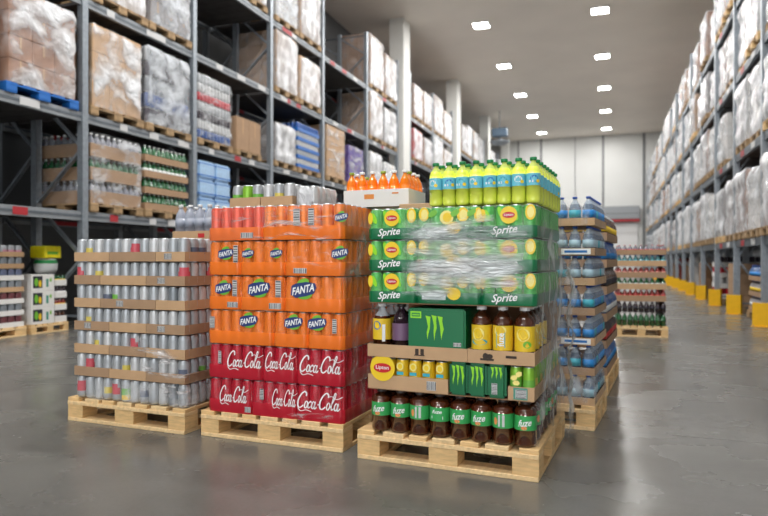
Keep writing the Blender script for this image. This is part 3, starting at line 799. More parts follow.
# grey round heater hanging by the third column
h_ = thing('unit_heater', 'grey round heater hanging from the ceiling beside the third column', 'heater', (-6.1, 36.6, 7.54))
mb = MB(); mb.lathe([(0, 0), (.3, .03), (.55, .16), (.58, .22), (.5, .24), (0, .24)], STEEL, 20); mb.build('bowl', h_)
mb = MB(); mb.box(-.4, .45, -.3, .3, .5, .95, mat('heater_body', (96, 116, 136), .5, .3)); mb.bevel(.03); mb.build('housing', h_)
mb = MB(); mb.lathe([(.04, .24), (.04, .5)], STEELD, 10); mb.lathe([(.03, .95), (.03, CEIL - 7.56)], STEELD, 10); mb.build('rod', h_)
#@@FOREGROUND
# ------------------------------------------------------------------ foreground stacks
def shrink_mesh(nx, ny, p, h, band, sides, m_band, m_clear, key):
    """film round a pack of cans: a printed lower band and a clear upper part, drawn in between the cans"""
    k = ('shrink', nx, ny, round(p, 4), round(h, 4), round(band, 3), m_band.name, m_clear.name if m_clear else '', key)
    if k in CACHE: return CACHE[k]
    mb = MB(); uvl = mb.bm.loops.layers.uv.new('UVMap')
    W, D = nx * p, ny * p; r = p / 2
    def sc(t, a): return a * r * (1 - abs(math.sin(PI * t / p)))
    def ring(a, ins):
        P = []
        n = nx * 6
        for i in range(n + 1): x = W * i / n; P.append((max(ins + r * .25 * (i == 0), min(W - ins - r * .25 * (i == n), x)), -.003 + sc(x, a) + ins + (r * .25 if i in (0, n) else 0)))
        n = ny * 6
        for i in range(1, n + 1): y = D * i / n; P.append((W + .003 - sc(y, a) - ins - (r * .25 if i == n else 0), min(y, D - ins)))
        for i in (1,): P.append((.5 * W, D - ins + .002))
        for i in range(n, 0, -1): y = D * i / n; P.append((-.003 + sc(y, a) + ins + (r * .25 if i == n else 0), min(y, D - ins)))
        return P
    zs = [(0.0, .0, .004, 0), (.012, .02, 0, 0), (band * .96, .06, 0, 0), (band, .1, 0, 0)]
    if m_clear: zs += [(band + .004, .3, .0015, 1), (h * .9, .42, .0015, 1), (h - .002, .42, .012, 1)]
    rows = []
    for z, a, ins, mm in zs: rows.append(([mb.bm.verts.new((x, y, z)) for x, y in ring(a, ins)], z))
    for j in range(len(rows) - 1):
        m = m_clear if zs[j + 1][3] else m_band
        A, B = rows[j][0], rows[j + 1][0]; n = len(A)
        for i in range(n):
            i2 = (i + 1) % n
            f = mb.face([A[i], A[i2], B[i2], B[i]], m, True)
            if f:
                for lp in f.loops: lp[uvl].uv = (lp.vert.co.x + lp.vert.co.y, lp.vert.co.z)
    CACHE[k] = mb.mesh('shrink_film'); return CACHE[k]

def pieces(mb):
    """printed pieces that do not overlap become meshes of their own"""
    fs = list(mb.bm.faces); B = []
    for f in fs:
        xs = [v.co.x for v in f.verts]; zs = [v.co.z for v in f.verts]; B.append((min(xs), max(xs), min(zs), max(zs)))
    par = list(range(len(fs)))
    def find(a):
        while par[a] != a: par[a] = par[par[a]]; a = par[a]
        return a
    for i in range(len(fs)):
        for j in range(i):
            a, b = B[i], B[j]
            if a[0] <= b[1] + .004 and b[0] <= a[1] + .004 and a[2] <= b[3] + .004 and b[2] <= a[3] + .004: par[find(i)] = find(j)
    groups = {}
    for i, f in enumerate(fs): groups.setdefault(find(i), []).append(f)
    out = []
    for g in groups.values():
        m2 = MB()
        for f in g:
            m2.face([m2.bm.verts.new(v.co) for v in f.verts], mb.mats[f.material_index])
        nm = 'barcode' if DARKB in m2.mats and len(m2.mats) <= 2 else 'printed_design'
        out.append((nm, m2.mesh(nm)))
    mb.bm.free(); return out

CLR = film_mat('shrink_clear', rgb=(250, 250, 250), lo=.04, hi=.3, f0=.45, f1=.75, scale=(8, 5, 1), rough=.12, bump=.25, bscale=24)
def film_pack(F, x, y, z, nx, ny, p, h, kind, band, m_band, label, cat, group, sides, m_clear=CLR, deco=None, canh=None, seg=14, full=False):
    r = thing('drink_pack', label, cat, F.pt(x, y, z + .0005), F.a, group)
    me = can_mesh(kind, p / 2 - .0012, canh or h - .006, seg) if isinstance(kind, str) else None
    for i, j in cells(nx, ny, sides + ('a' if full else '')):
        kk = kind if isinstance(kind, str) else kind(i, j)
        put('can', can_mesh(kk, p / 2 - .0012, canh or h - .006, seg), r, ((i + .5) * p, (j + .5) * p, .002), random.uniform(-.3, .3))
    if m_band: put('shrink_film', shrink_mesh(nx, ny, p, h - .002, band, sides, m_band, m_clear, sides), r)
    if deco:
        mb = MB(); deco(mb, nx * p)
        for nm, me in pieces(mb): put(nm, me, r)
    return r

# ===== stack A: silver cans in brown trays
A = frame(-1.14, 3.657, 22.2); WA, DA, HP = .905, .83, .144
pallet('light wooden pallet under the silver can stack', A.pt(-WA / 2, DA / 2, 0), A.a, WA, DA, HP, 'floor pallets of the front row')
pa = .0712; ha = .1412
plan = [([4, 4, 4], None), ([4, 4, 4], CARD), ([4, 4, 4], CARD), ([4, 4, 4], CARD), ([3, 6, 3], CARD), ([3, 5, 4], CARD), ([4, 5, 3], CARD)]
rowA = ['bottom row', 'sixth row down', 'fifth row down', 'middle row', 'third row down', 'second row down', 'top row']
kinds = ['silver', 'silver', 'silver', 'white', 'silver', 'silver_red', 'silver', 'silver_green', 'white', 'silver_navy', 'silver', 'silver', 'silver_yellow', 'silver_pink', 'silver_red', 'white', 'silver', 'grey', 'silver_green', 'white']
ra = random.Random(11)
for L, (sp, tm) in enumerate(plan):
    z = HP + L * ha; x = -.857
    for q, n in enumerate(sp):
        pos = ('left', 'middle', 'right')[q]
        sides = 'f' + ('l' if q == 0 else '') + ('r' if q == 2 else '')
        ny = 6
        t = thing('drink_pack', ('silver cans in a brown tray' if tm else 'silver cans in clear film') + ', %s pack of the %s, silver can stack' % (pos, rowA[L]), 'drink pack', A.pt(x, .012, z + .0005), A.a, 'packs of the silver can stack')
        if tm: put('tray', tray_mesh(n * pa - .003, ny * pa - .003, .056, CARD if (L + q) % 2 else CARD2), t, (.0015, .0015 - .006, 0))
        else: put('shrink_film', shrink_mesh(n, ny, pa, ha - .004, .02, sides, CLR, CLR, 'A'), t)
        for i, j in cells(n, ny, sides if L < 6 else 'flrba'):
            k = ra.choice(kinds)
            put('can', can_mesh(k, pa / 2 - .0012, .132), t, ((i + .5) * pa, (j + .5) * pa - .002, .0035), ra.uniform(-.7, .7) + (PI / 2 if i == n - 1 and j > 0 else 0))
        if tm and ((L, q) in ((5, 2), (4, 1), (3, 0), (3, 2), (6, 2))):
            mb = MB(); barcode(mb, n * pa * .3, n * pa * .3 + .055, .012, .046, -.0065); mb.build('barcode_sticker', t)
        if q in (0, 2) or L == 6:   # the pack behind it on the visible side
            t2 = thing('drink_pack', 'silver cans behind the %s pack of the %s, silver can stack' % (pos, rowA[L]), 'drink pack', A.pt(x, .012 + 6 * pa, z + .0005), A.a, 'packs of the silver can stack')
            if tm: put('tray', tray_mesh(n * pa - .003, 5 * pa - .003, .056, CARD), t2, (.0015, .0015, 0))
            for i, j in cells(n, 5, 'a' if L == 6 else 'r' if q == 2 else 'l'):
                put('can', can_mesh(ra.choice(kinds), pa / 2 - .0012, .132), t2, ((i + .5) * pa, (j + .5) * pa, .0035), ra.uniform(-.7, .7) + (PI / 2 if q == 2 else -PI / 2))
        x += n * pa
# pack of clear bottles lying on top at the back
B_CLR = mat('bottle_clear_grey', (176, 182, 196), .14, coat=.3, alpha=.75)
t = thing('drink_pack', 'pack of clear grey bottles on top of the silver can stack, at its back', 'drink pack', A.pt(-.375, .34, HP + 7 * ha + .001), A.a)
put('tray', tray_mesh(.3, .3, .05, CARD2), t)
for i, j in cells(4, 4, 'flr'):
    put('bottle', bottle_mesh('greypet', .036, .215, B_CLR, B_CLR, CAPW, mat('label_grey', (150, 156, 170), .4)), t, (.0375 + i * .075, .0375 + j * .075, .004))
mb = MB(); mb.rect(.2, .25, .008, .034, -.001, L_RED); mb.build('sticker', t)

# ===== stack B: orange and red can packs
Bf = frame(-.2125, 3.316, 21.75); WB, DB = .897, .83
pallet('light wooden pallet under the orange and red can stack', Bf.pt(-WB / 2, DB / 2, 0), Bf.a, WB, DB, HP, 'floor pallets of the front row')
pb = .0706; hb = .193
ORB = mat('band_orange', (250, 124, 36), .3, coat=.3); CORB = mat('band_coral', (246, 122, 62), .3, coat=.3); RDB = mat('band_red', (188, 24, 46), .3, coat=.3)
ORC = film_mat('shrink_orange', rgb=(250, 140, 60), lo=.3, hi=.6, f0=.4, f1=.7, scale=(7, 4, 1), rough=.18, bump=.25, bscale=24)
RDC = film_mat('shrink_red', rgb=(196, 34, 56), lo=.35, hi=.6, f0=.4, f1=.7, scale=(7, 4, 1), rough=.18, bump=.25, bscale=24)
def deco_cola(x0, x1, z0, extra=None):
    def f(mb, W):
        add_script(mb, (x0 + x1) / 2, z0, x1 - x0, .105, -.0055, TXW)
        if extra: extra(mb, W)
    return f
def deco_fruit(items, bars=()):
    def f(mb, W):
        for cx, cz, w in items: fruit_logo(mb, cx, cz, w * .98, -.0055)
        for a, b, c, d in bars: barcode(mb, a, b, c, d, -.0052, horiz=(d - c) > (b - a))
    return f
def bar1(a, b, c, d): return lambda mb, W: barcode(mb, a, b, c, d, -.0052, horiz=(d - c) > (b - a))
P = pb
B_PLAN = [
    ('red', [(4, deco_cola(.075, .265, .1, bar1(.245, .285, .012, .042))), (4, deco_cola(.135, .29, .105, bar1(.06, .085, .09, .15))), (4, deco_cola(.005, .275, .105))]),
    ('red', [(5, deco_cola(.125, .36, .105, bar1(.07, .09, .08, .15))), (3, deco_cola(.02, .21, .11)), (4, deco_cola(.02, .28, .105))]),
    ('orange', [(6, deco_fruit([(.27, .135, .12)], ((.012, .045, .085, .15),))), (3, deco_fruit([(.13, .135, .115)])), (3, deco_fruit([(.06, .135, .115)], ((.15, .175, .085, .16),)))]),
    ('orange', [(3, deco_fruit([(.105, .12, .115)], ((.165, .195, .075, .165), (.13, .2, .012, .042)))), (4, deco_fruit([(.125, .12, .145)], ((.23, .265, .075, .165), (.19, .265, .01, .042)))), (5, deco_fruit([(.12, .12, .155)]))]),
    ('orange', [(3, deco_fruit([(.12, .12, .105)], ((.17, .2, .07, .165),))), (4, deco_fruit([(.055, .12, .08), (.235, .12, .08)])), (5, deco_fruit([(.335, .12, .1)], ((.06, .14, .012, .04),)))]),
    ('orange', [(5, deco_fruit([], ((.22, .3, .012, .042),))), (7, deco_fruit([(.485, .115, .08)], ((.2, .24, .075, .165), (.29, .325, .075, .165))))]),
]
rowB = ['bottom row', 'fifth row down', 'fourth row down', 'third row down', 'second row down', 'top row']
for L, (col, packs) in enumerate(B_PLAN):
    z = HP + L * hb; x = -.851
    for q, (n, dec) in enumerate(packs):
        last = q == len(packs) - 1
        pos = (('left', 'right') if len(packs) == 2 else ('left', 'middle', 'right'))[q]
        sides = 'f' + ('l' if q == 0 else '') + ('r' if last else '')
        cor = L == 5 and q == 0
        kind = 'coral' if cor else col
        lk = {'red': 'red cola can pack', 'orange': 'orange soda can pack'}[col] if not cor else 'reddish orange can pack'
        film_pack(Bf, x, .012, z, n, 6, P, hb, kind, .072, RDB if col == 'red' else (CORB if cor else ORB), '%s, %s of the %s, orange and red stack' % (lk, pos, rowB[L]), 'drink pack', 'packs of the orange and red stack', sides, RDC if col == 'red' else (CLR if L == 5 else ORC), dec, full=L == 5)
        if q == 0 or last:
            film_pack(Bf, x, .016 + 6 * P, z, n, 5, P, hb, kind, .072, RDB if col == 'red' else ORB, '%s cans behind the %s pack of the %s, orange and red stack' % (col, pos, rowB[L]), 'drink pack', 'packs of the orange and red stack', 'r' if last else 'l', RDC if col == 'red' else ORC, full=L == 5)
        x += n * P
TB = HP + 6 * hb
# trays on top of B at the back
for q, (w0, w1, ks, d) in enumerate(((.84, .63, ('silver_green', 'lime', 'silver_green', 'white'), 'left tray of green and silver cans'), (.625, .415, ('white', 'silver_yellow', 'white', 'silver'), 'right tray of white and silver cans'))):
    t = thing('drink_pack', '%s on top of the orange can stack' % d, 'drink pack', Bf.pt(-w0, .2, TB + .001), Bf.a, 'trays on top of the orange stack')
    w = w0 - w1; put('tray', tray_mesh(w, .3, .065, CARD2), t)
    for i, j in cells(3, 4, 'flr'): put('can', can_mesh(ks[i % len(ks)], (.0335), .135), t, (.035 + i * .07, .0375 + j * .074, .004), .4)
t = thing('drink_pack', 'clear-wrapped pack of white cans on top of the orange stack', 'drink pack', Bf.pt(-.405, .2, TB + .001), Bf.a)
for i, j in cells(2, 4, 'flr'): put('can', can_mesh('white', .034, .115), t, (.037 + i * .072, .037 + j * .072, .002))
put('shrink_film', film_shell(.15, .296, .118, .003, 3, F_MID, 5, .004), t, (.074, .146, .001))
# ===== stack C: mixed green stack
Cf = frame(.695, 2.87, 23.5); WC, DC = .906, .83
pallet('light wooden pallet under the mixed green and brown stack', Cf.pt(-WC / 2, DC / 2, 0), Cf.a, WC, DC, HP, 'floor pallets of the front row')
XC = -.85; K = .943
TEA = mat('tea_liquid', (74, 32, 12), .1, coat=.5, spec=.6); TEAN = mat('tea_neck', (58, 30, 16), .1, coat=.5)
LGR = mat('label_green_bright', (58, 168, 90), .4)
def bottle(F, x, y, z, r, h, body, neck, capm, label, cat, group, lab=None, lz=(.3, .56), deco=None, key='b', rz=0., deco_name='lettering', wide=False, sh=.62):
    t = thing('bottle', label, cat, F.pt(x, y, z + .0005), F.a + rz, group)
    put('body', bottle_mesh(key, r, h, body, neck, None, None, lz, seg=16, with_cap=False, sh=sh), t)
    put('cap', cap_mesh(r * (.5 if wide else .42), h * .925, h, capm), t)
    if lab:
        l = put('label', label_mesh(key, r * 1.018, lz[0] * h, lz[1] * h, lab), t)
        if deco: put(deco_name, deco, l)
    return t
def wrap_deco(fn, r):
    mb = MB(); fn(mb, r)
    return mb.mesh('lettering')
def curved(mb, pts_fn):
    pass
def on_cyl(mb, r, n0):
    for v in list(mb.bm.verts)[n0:]:
        a = v.co.x / r; rr = r + v.co.y
        v.co = Vector((rr * math.sin(a), -rr * math.cos(a), v.co.z))
def d_tea(v):
    def f(mb, r):
        if v in (0, 2):
            add_text(mb, 'fuze', 0, .114, .062, .032, .0009, TXW, shear=.3, offset=.02, rise=.12)
            mb.disc(-.004, .09, .014, .008, .0006, mat('print_peach', (240, 150, 90), .4), 12)
        elif v == 1:
            barcode(mb, -.012, .018, .086, .14, .0012, True); mb.disc(-.026, .11, .01, .018, .0006, mat('print_peach', (240, 150, 90), .4), 12)
        else:
            mb.rect(-.03, .03, .09, .104, .0006, TXW)
            add_text(mb, 'fuze', 0, .126, .05, .018, .0009, TXW, shear=.3, offset=.02)
        on_cyl(mb, r * 1.02, 0)
    return f
rt = .0505
tea_d = [wrap_deco(d_tea(v), rt) for v in range(4)]
# bottom layer: brown tea bottles standing on the pallet
pitch = .1035
seq = [0, 2, 1, 3, 0, 2, 1, 0]
for i in range(8):
    bottle(Cf, XC + .0535 + i * pitch, .062, HP, rt, .208, TEA, TEAN, CAPD, 'brown tea bottle with green label on the pallet, %s from the left in front' % (ordn[i] if i else 'first'), 'bottle', 'brown tea bottles of the bottom row', LGR, (.38, .7), tea_d[seq[i]], 'tea', random.uniform(-.15, .15), wide=True, sh=.8)
for i in range(1, 7):
    bottle(Cf, XC + .0535 + i * pitch, .062 + pitch, HP, rt, .208, TEA, TEAN, CAPD, 'brown tea bottle in the second row on the pallet, %s from the left' % ordn[i], 'bottle', 'brown tea bottles of the bottom row', LGR, (.38, .7), tea_d[seq[i]], 'tea', 0, wide=True, sh=.8)
for j in range(1, 7):
    bottle(Cf, XC + .0535 + 7 * pitch, .062 + j * pitch, HP, rt, .208, TEA, TEAN, CAPD, 'brown tea bottle on the right pallet side, %s behind the front corner' % ordn[j - 1], 'bottle', 'brown tea bottles of the bottom row', LGR, (.38, .7), tea_d[j % 4], 'tea', R(90), wide=True, sh=.8)
for j in range(1, 7):
    bottle(Cf, XC + .0535, .062 + j * pitch, HP, rt, .208, TEA, TEAN, CAPD, 'brown tea bottle on the left pallet side, %s behind the front corner' % ordn[j - 1], 'bottle', 'brown tea bottles of the bottom row', LGR, (.38, .7), tea_d[j % 4], 'tea', R(-90), wide=True, sh=.8)
Z2 = HP + .2095
mb = MB(); mb.box(0, .818, 0, .78, 0, .004, CARD3); tag(mb.build('cardboard_sheet', None, Cf.pt(XC + .003, .02, Z2), Cf.a), 'brown cardboard sheet lying on the brown tea bottles', 'sheet')
Z2 += .005
# second layer
def cansL2(i, j): return 'yellow' if i > 1 else 'tea'
t = thing('drink_pack', 'brown tray of yellow tea cans with a round yellow badge, above the tea bottles', 'drink pack', Cf.pt(XC, .012, Z2), Cf.a)
put('tray', tray_mesh(.445 * K, .42, .07, CARD2), t)
for i, j in cells(6, 6, 'flr'): put('can', can_mesh('yellow', .0332, .148), t, (.036 + i * .0685, .04 + j * .068, .004), random.uniform(-.3, .3))
mb = MB(); tea_badge(mb, .08, .105, .066, -.004); mb.build('printed_badge', t)
mb = MB(); barcode(mb, .312, .36, .012, .056, -.002); mb.build('barcode_sticker', t)
for i in range(2, 6):
    mb = MB(); mb.disc(.036 + i * .0685, .118, .019, .02, -.0005, LEMON2, 14); mb.disc(.036 + i * .0685, .118, .012, .013, -.0008, LEMON, 14); mb.build('printed_fruit', t)
    mb = MB(); mb.rect(.018 + i * .0685, .054 + i * .0685, .076, .092, -.0005, L_TEAL); mb.build('printed_band', t)
GBX = mat('pack_green', (0, 112, 66), .35, var=.04); GCAN = mat('can_darkgreen', (12, 104, 62), .3, .2)
t = thing('drink_pack', 'green three-can pack with lime claw marks, right of the yellow can tray', 'drink pack', Cf.pt(XC + .448 * K, .012, Z2), Cf.a)
for i in range(3):
    mb = MB(); w = .098 * K; mb.box(.001, w - .001, 0, .26, 0, .157, GCAN); mb.bevel(.012, 2); mb.build('can_sleeve', t, (i * w, 0, 0))
    mb = MB()
    if i == 2: barcode(mb, .024, .05, .018, .07, -.001, True); claw(mb, .046, .118, .05, .06, -.001, LIME)
    else: claw(mb, .046, .095, .056, .1, -.001, LIME)
    mb.build('claw_mark', t, (i * w, 0, 0))
t = thing('drink_pack', 'narrow brown tray of green and yellow cans, right of the claw-marked pack', 'drink pack', Cf.pt(XC + .75 * K, .012, Z2), Cf.a)
put('tray', tray_mesh(.12, .78, .062, CARD2), t)
for i, j in cells(2, 12, 'frl'): put('can', can_mesh('lime_green' if j % 2 == 0 else 'lime_yellow', .0282, .15), t, (.031 + i * .0585, .035 + j * .0645, .004), R(90) * (j > 0))
mb = MB(); mb.rect(.025, .09, .004, .058, -.0015, mat('print_teal', (80, 150, 130), .4)); barcode(mb, .035, .085, .01, .05, -.002, True); mb.build('barcode_sticker', t)
for cx, cz, ro in ((.028, .103, .3), (.05, .12, .6), (.038, .08, 0)):
    mb = MB(); mb.disc(cx, cz, .017, .013, -.002, LEMON2, 6, rot=ro); mb.build('printed_cube', t)
Z3 = Z2 + .1605
# third layer
t3 = tag(put('cardboard_tray', tray_mesh(.548 * K, .5, .062, CARD2), None, Cf.pt(XC, .006, Z3), Cf.a), 'long brown cardboard tray carrying the big green claw box and yellow bottles', 'tray')
mb = MB()
for dx in (.255, .282): mb.rect(dx, dx + .018, .019, .05, -.001, INK)
mb.rect(.25, .304, .016, .021, -.0012, INK); mb.build('printed_mark', t3)
t3 = tag(put('cardboard_tray', tray_mesh(.33 * K, .5, .062, CARD2), None, Cf.pt(XC + .55 * K, .006, Z3), Cf.a), 'short brown cardboard tray at the right carrying three yellow labelled bottles', 'tray')
mb = MB(); mb.disc(.085, .034, .014, .016, -.001, INK, 8); mb.disc(.105, .034, .016, .012, -.001, INK, 8); mb.rect(.06, .125, .014, .024, -.0012, INK); mb.build('printed_mark', t3)
mb = MB(); mb.rect(.18, .23, .03, .042, -.001, INK); mb.build('printed_mark', t3)
def d_yel(v):
    def f(mb, r):
        if v == 0:
            mb.disc(-.006, .13, .03, .03, .0006, LEMON2, 16); mb.disc(-.006, .13, .02, .02, .0009, LEMON, 16); mb.disc(0, .093, .04, .014, .0008, L_TEAL, 16)
        elif v == 1:
            mb.disc(-.004, .15, .03, .024, .0006, LEMON2, 16); mb.rect(-.022, .02, .07, .142, .0009, L_TEAL)
            add_text(mb, 'fuze', 0, .108, .062, .03, .0012, TXW, rot=PI / 2, offset=.02)
        else:
            mb.disc(0, .135, .032, .03, .0006, LEMON2, 16); mb.disc(0, .135, .022, .02, .0009, LEMON, 16); mb.disc(.02, .09, .02, .016, .0008, LEAF, 12)
        on_cyl(mb, r * 1.02, 0)
    return f
ry = .0478; yel_d = [wrap_deco(d_yel(v), ry) for v in range(3)]
def d_left(mb, r):
    mb.disc(-.01, .15, .022, .022, .0006, BLUEL, 16); mb.disc(-.01, .15, .014, .014, .0009, LEMON, 16); mb.rect(.018, .034, .07, .155, .0006, TXW)
    on_cyl(mb, r * 1.02, 0)
left_d = wrap_deco(d_left, ry)
Zb = Z3 + .0035
for i in range(3):
    bottle(Cf, XC + .55 * K + .0515 + i * .1022, .066, Zb, ry, .262, TEA, TEAN, CAPW, 'yellow labelled tea bottle in the right tray, %s from the left' % ordn[i], 'bottle', 'bottles in the right tray', L_YEL, (.22, .66), yel_d[i], 'yel', 0, wide=True, sh=.72)
for j in range(1, 4):
    bottle(Cf, XC + .55 * K + .0515 + 2 * .1022, .066 + j * .103, Zb, ry, .262, TEA, TEAN, CAPW, 'yellow labelled tea bottle on the stack side, %s behind the corner bottle' % ordn[j - 1], 'bottle', 'bottles in the right tray', L_YEL, (.22, .66), yel_d[j % 3], 'yel', R(90), wide=True, sh=.72)
bottle(Cf, XC + .055, .066, Zb, ry, .262, TEA, GLASSY, CAPW, 'yellow labelled bottle with clear shoulder at the left end of the tray', 'bottle', None, L_YEL, (.3, .7), left_d, 'yel2', 0, wide=True)
bottle(Cf, XC + .157, .075, Zb, ry, .262, B_DARK, B_DARK, CAPD, 'dark bottle between the clear bottle and the green claw box', 'bottle', None, mat('label_mauve', (120, 90, 120), .4), (.3, .62), None, 'drk', 0, wide=True)
for j in range(1, 4):
    bottle(Cf, XC + .055,   .066 + j * .103, Zb, ry, .262, TEA, GLASSY, CAPW, 'yellow labelled bottle on the left side, %s behind the clear-shouldered one' % ordn[j - 1], 'bottle', None, L_YEL, (.3, .7), left_d, 'yel2', R(-90), wide=True)
t = thing('drink_pack', 'big green cardboard multipack with a lime claw mark, in the long tray', 'drink pack', Cf.pt(XC + .214, .013, Zb), Cf.a)
mb = MB(); mb.box(0, .29, 0, .38, 0, .243, GBX); mb.bevel(.008, 2); mb.build('carton', t)
mb = MB(); claw(mb, .137, .15, .085, .125, -.001, LIME); mb.rect(.014, .07, .195, .228, -.001, LIME); mb.rect(.02, .064, .202, .221, -.0015, mat('pack_green2', (60, 150, 70), .4)); mb.rect(.024, .06, .209, .213, -.002, LIME); mb.build('claw_mark', t)
mb = MB(); barcode(mb, .232, .27, .066, .084, -.0012); mb.build('barcode_sticker', t)
for j in range(1):
    mb = MB(); mb.box(.002, .812, .56, .8, 0, .25, CARD3); mb.bevel(.006)
    tag(mb.build('carton', None, Cf.pt(XC + .003, -.01, Z3 + .001), Cf.a), 'plain brown carton at the back of the bottle layer, mixed green stack', 'box')
mb = MB(); mb.box(0, .68, .45, .77, 0, .15, CARD3); mb.bevel(.006)
tag(mb.build('carton', None, Cf.pt(XC + .003, .012, Z2 + .0005), Cf.a), 'plain brown carton behind the yellow can tray, mixed green stack', 'box')
mb = MB(); mb.box(0, .818, 0, .8, 0, .003, CARD3); tag(mb.build('cardboard_sheet', None, Cf.pt(XC + .001, .012, Zb + .2625), Cf.a), 'thin cardboard sheet under the lowest green can packs', 'sheet')
# fourth to sixth layer: green can packs
Z4 = Zb + .2665; pc = .064; hc = .1565
GRB = mat('band_green', (0, 112, 66), .32, coat=.3); GRF = film_mat('shrink_green', rgb=(150, 224, 140), lo=.14, hi=.44, f0=.35, f1=.7, scale=(7, 4, 1), rough=.18, bump=.25, bscale=24)
def d_sprite(big):
    def f(mb, W):
        tea_badge(mb, .5 * W + (.005 if big else 0), .104, .04, -.006)
        add_text(mb, 'Sprite', .44 * W, .032, .12, .048, -.0055, TXW, shear=.3, offset=.02, rise=.08)
        mb.disc(.012, .105, .013, .03, -.0045, LEMON, 14); mb.disc(W - .024, .115, .024, .036, -.0045, LEMON, 16); mb.disc(W - .024, .115, .016, .026, -.005, LEMON2, 16)
        for k in range(4): mb.disc((k + .5) * W / 4, .105 + .01 * (k % 2), .012, .03, -.0042, LIME, 10, rot=.4)
    return f
def d_lemon(v):
    def f(mb, W):
        for cx, cz, rx, m in ((.04, .118, .026, LEMON), (.155, .1, .034, LEMON2), (.235, .112, .03, LEMON), (.31, .11, .02, LEMON)):
            mb.disc(cx, cz, rx, .034, -.0045, m, 16); mb.disc(cx + .003, cz, rx * .65, .024, -.005, LEMON2 if m is LEMON else LEMON, 14)
        for cx in (.085, .195, .275): mb.disc(cx, .12, .026, .014, -.0048, LEAF, 12, rot=.5)
        mb.disc(.19, .05, .035, .03, -.005, LEMON, 16); mb.rect(.03, .15, .02, .055, -.0045, mat('print_pale', (214, 226, 226), .4))
    return f
rowC = ['lowest of the three green rows', 'middle of the three green rows', 'top green row']
for L in range(3):
    z = Z4 + L * hc; x = XC + .003
    for q, n in enumerate((4, 5, 4)):
        pos = ('left', 'middle', 'right')[q]; sides = 'f' + ('l' if q == 0 else '') + ('r' if q == 2 else '')
        if q != 1: lab, bm_, dec = 'green badge can pack, %s end' % pos, GRB, d_sprite(q == 2)
        elif L == 1: lab, bm_, dec = 'green lemon can pack with brown base, centre', CARD, d_lemon(0)
        else: lab, bm_, dec = 'green can pack with lemons, centre', GRB, d_lemon(1)
        film_pack(Cf, x, .012, z, n, 6, pc, hc, 'green', .056, bm_, '%s of the %s' % (lab, rowC[L]), 'drink pack', 'green can packs of the mixed stack', sides, GRF, dec, seg=14, full=L == 2)
        if q != 1 or L == 2:
            film_pack(Cf, x, .016 + 6 * pc, z, n, 5, pc, hc, 'green', .056, GRB, 'green can pack behind the %s pack, %s' % (pos, rowC[L]), 'drink pack', 'green can packs of the mixed stack', 'r' if q == 2 else 'l', GRF, seg=14, full=L == 2)
        x += n * pc
Z7 = Z4 + 3 * hc
# lemonade bottles on top
JUICE = mat('lemonade', (240, 252, 96), .15, coat=.4, spec=.6); JN = mat('lemonade_neck', (206, 222, 110), .12, coat=.4)  # neck darkened and body lightened to even out light from above
SKY = mat('label_sky', (112, 200, 220), .4)
def d_lime(v):
    def f(mb, r):
        mb.disc(0, .112, .019, .015, .0005, (TXW, BLUEL, L_TEAL)[v], 12)
        if v: mb.rect(-.024, -.004, .094, .104, .0008, TXW)
        mb.disc(.018, .1, .009, .008, .0007, LEMON, 10)
        on_cyl(mb, r * 1.02, 0)
    return f
rl = .0325; lime_d = [wrap_deco(d_lime(v), rl) for v in range(3)]
for j in range(8):
    for i in range(8):
        w = .503 - i * .067
        rowname = 'front row' if j == 0 else '%s row from the front' % ordn[j]
        bottle(Cf, -w, .05 + j * .088 + (0 if i < 7 else 0), Z7, rl, .212, JUICE, JN, CAPG, 'yellow-green lemonade bottle on the top, %s, %s from the left' % (rowname, ordn[i]), 'bottle', 'lemonade bottles on top of the mixed stack', SKY, (.38, .64), lime_d[(i + j) % 3], 'lime', random.uniform(-.4, .4), deco_name='printed_design', wide=True, sh=.7)
# white tray of orange bottles, resting on both stacks
ZT = TB + .0015
Tf = frame(-.234, 3.60, 21.75)
t = tag(put('drink_tray', tray_mesh(.4, .3, .098, WHITEC), None, (*cam(-.234, 3.72), ZT), Bf.a), 'white cardboard tray of orange drink bottles between the orange and green stacks', 'tray')
mb = MB(); mb.rect(.13, .19, .045, .072, -.001, mat('print_orange', (226, 140, 60), .5)); mb.build('printed_mark', t)
mb = MB(); mb.rect(.3, .34, .07, .078, -.001, mat('print_orange', (226, 140, 60), .5)); mb.build('printed_mark', t)
X0, Y0_ = cam(-.234, 3.72); Tf = Frame(X0, Y0_, Bf.a)
OJ = mat('orange_drink', (248, 126, 6), .12, coat=.4, sss=.3); OJN = mat('orange_neck', (240, 140, 40), .12, coat=.4)
for i, j in cells(6, 4, 'flr'):
    bottle(Tf, .035 + i * .066, .038 + j * .072, ZT + .003, .0318, .202, OJ, OJN, (CAPW if (i + j) % 3 else mat('cap_olive', (150, 170, 60), .4)), 'orange drink bottle in the white tray, %s from the left, %s row' % (ordn[i], 'front' if j == 0 else ordn[j]), 'bottle', 'orange drink bottles in the white tray', None, (.3, .5), None, 'oj', 0, wide=True)
mb = MB()
k_h = ZT - Z7 - .0015
mb.box(0, .2, 0, .22, 0, k_h, CARD2); mb.bevel(.003)
tag(mb.build('flat_carton', None, Cf.pt(-.80, .30, Z7 + .0005), Cf.a), 'flat brown carton on the green packs, under the white tray of orange bottles', 'box')

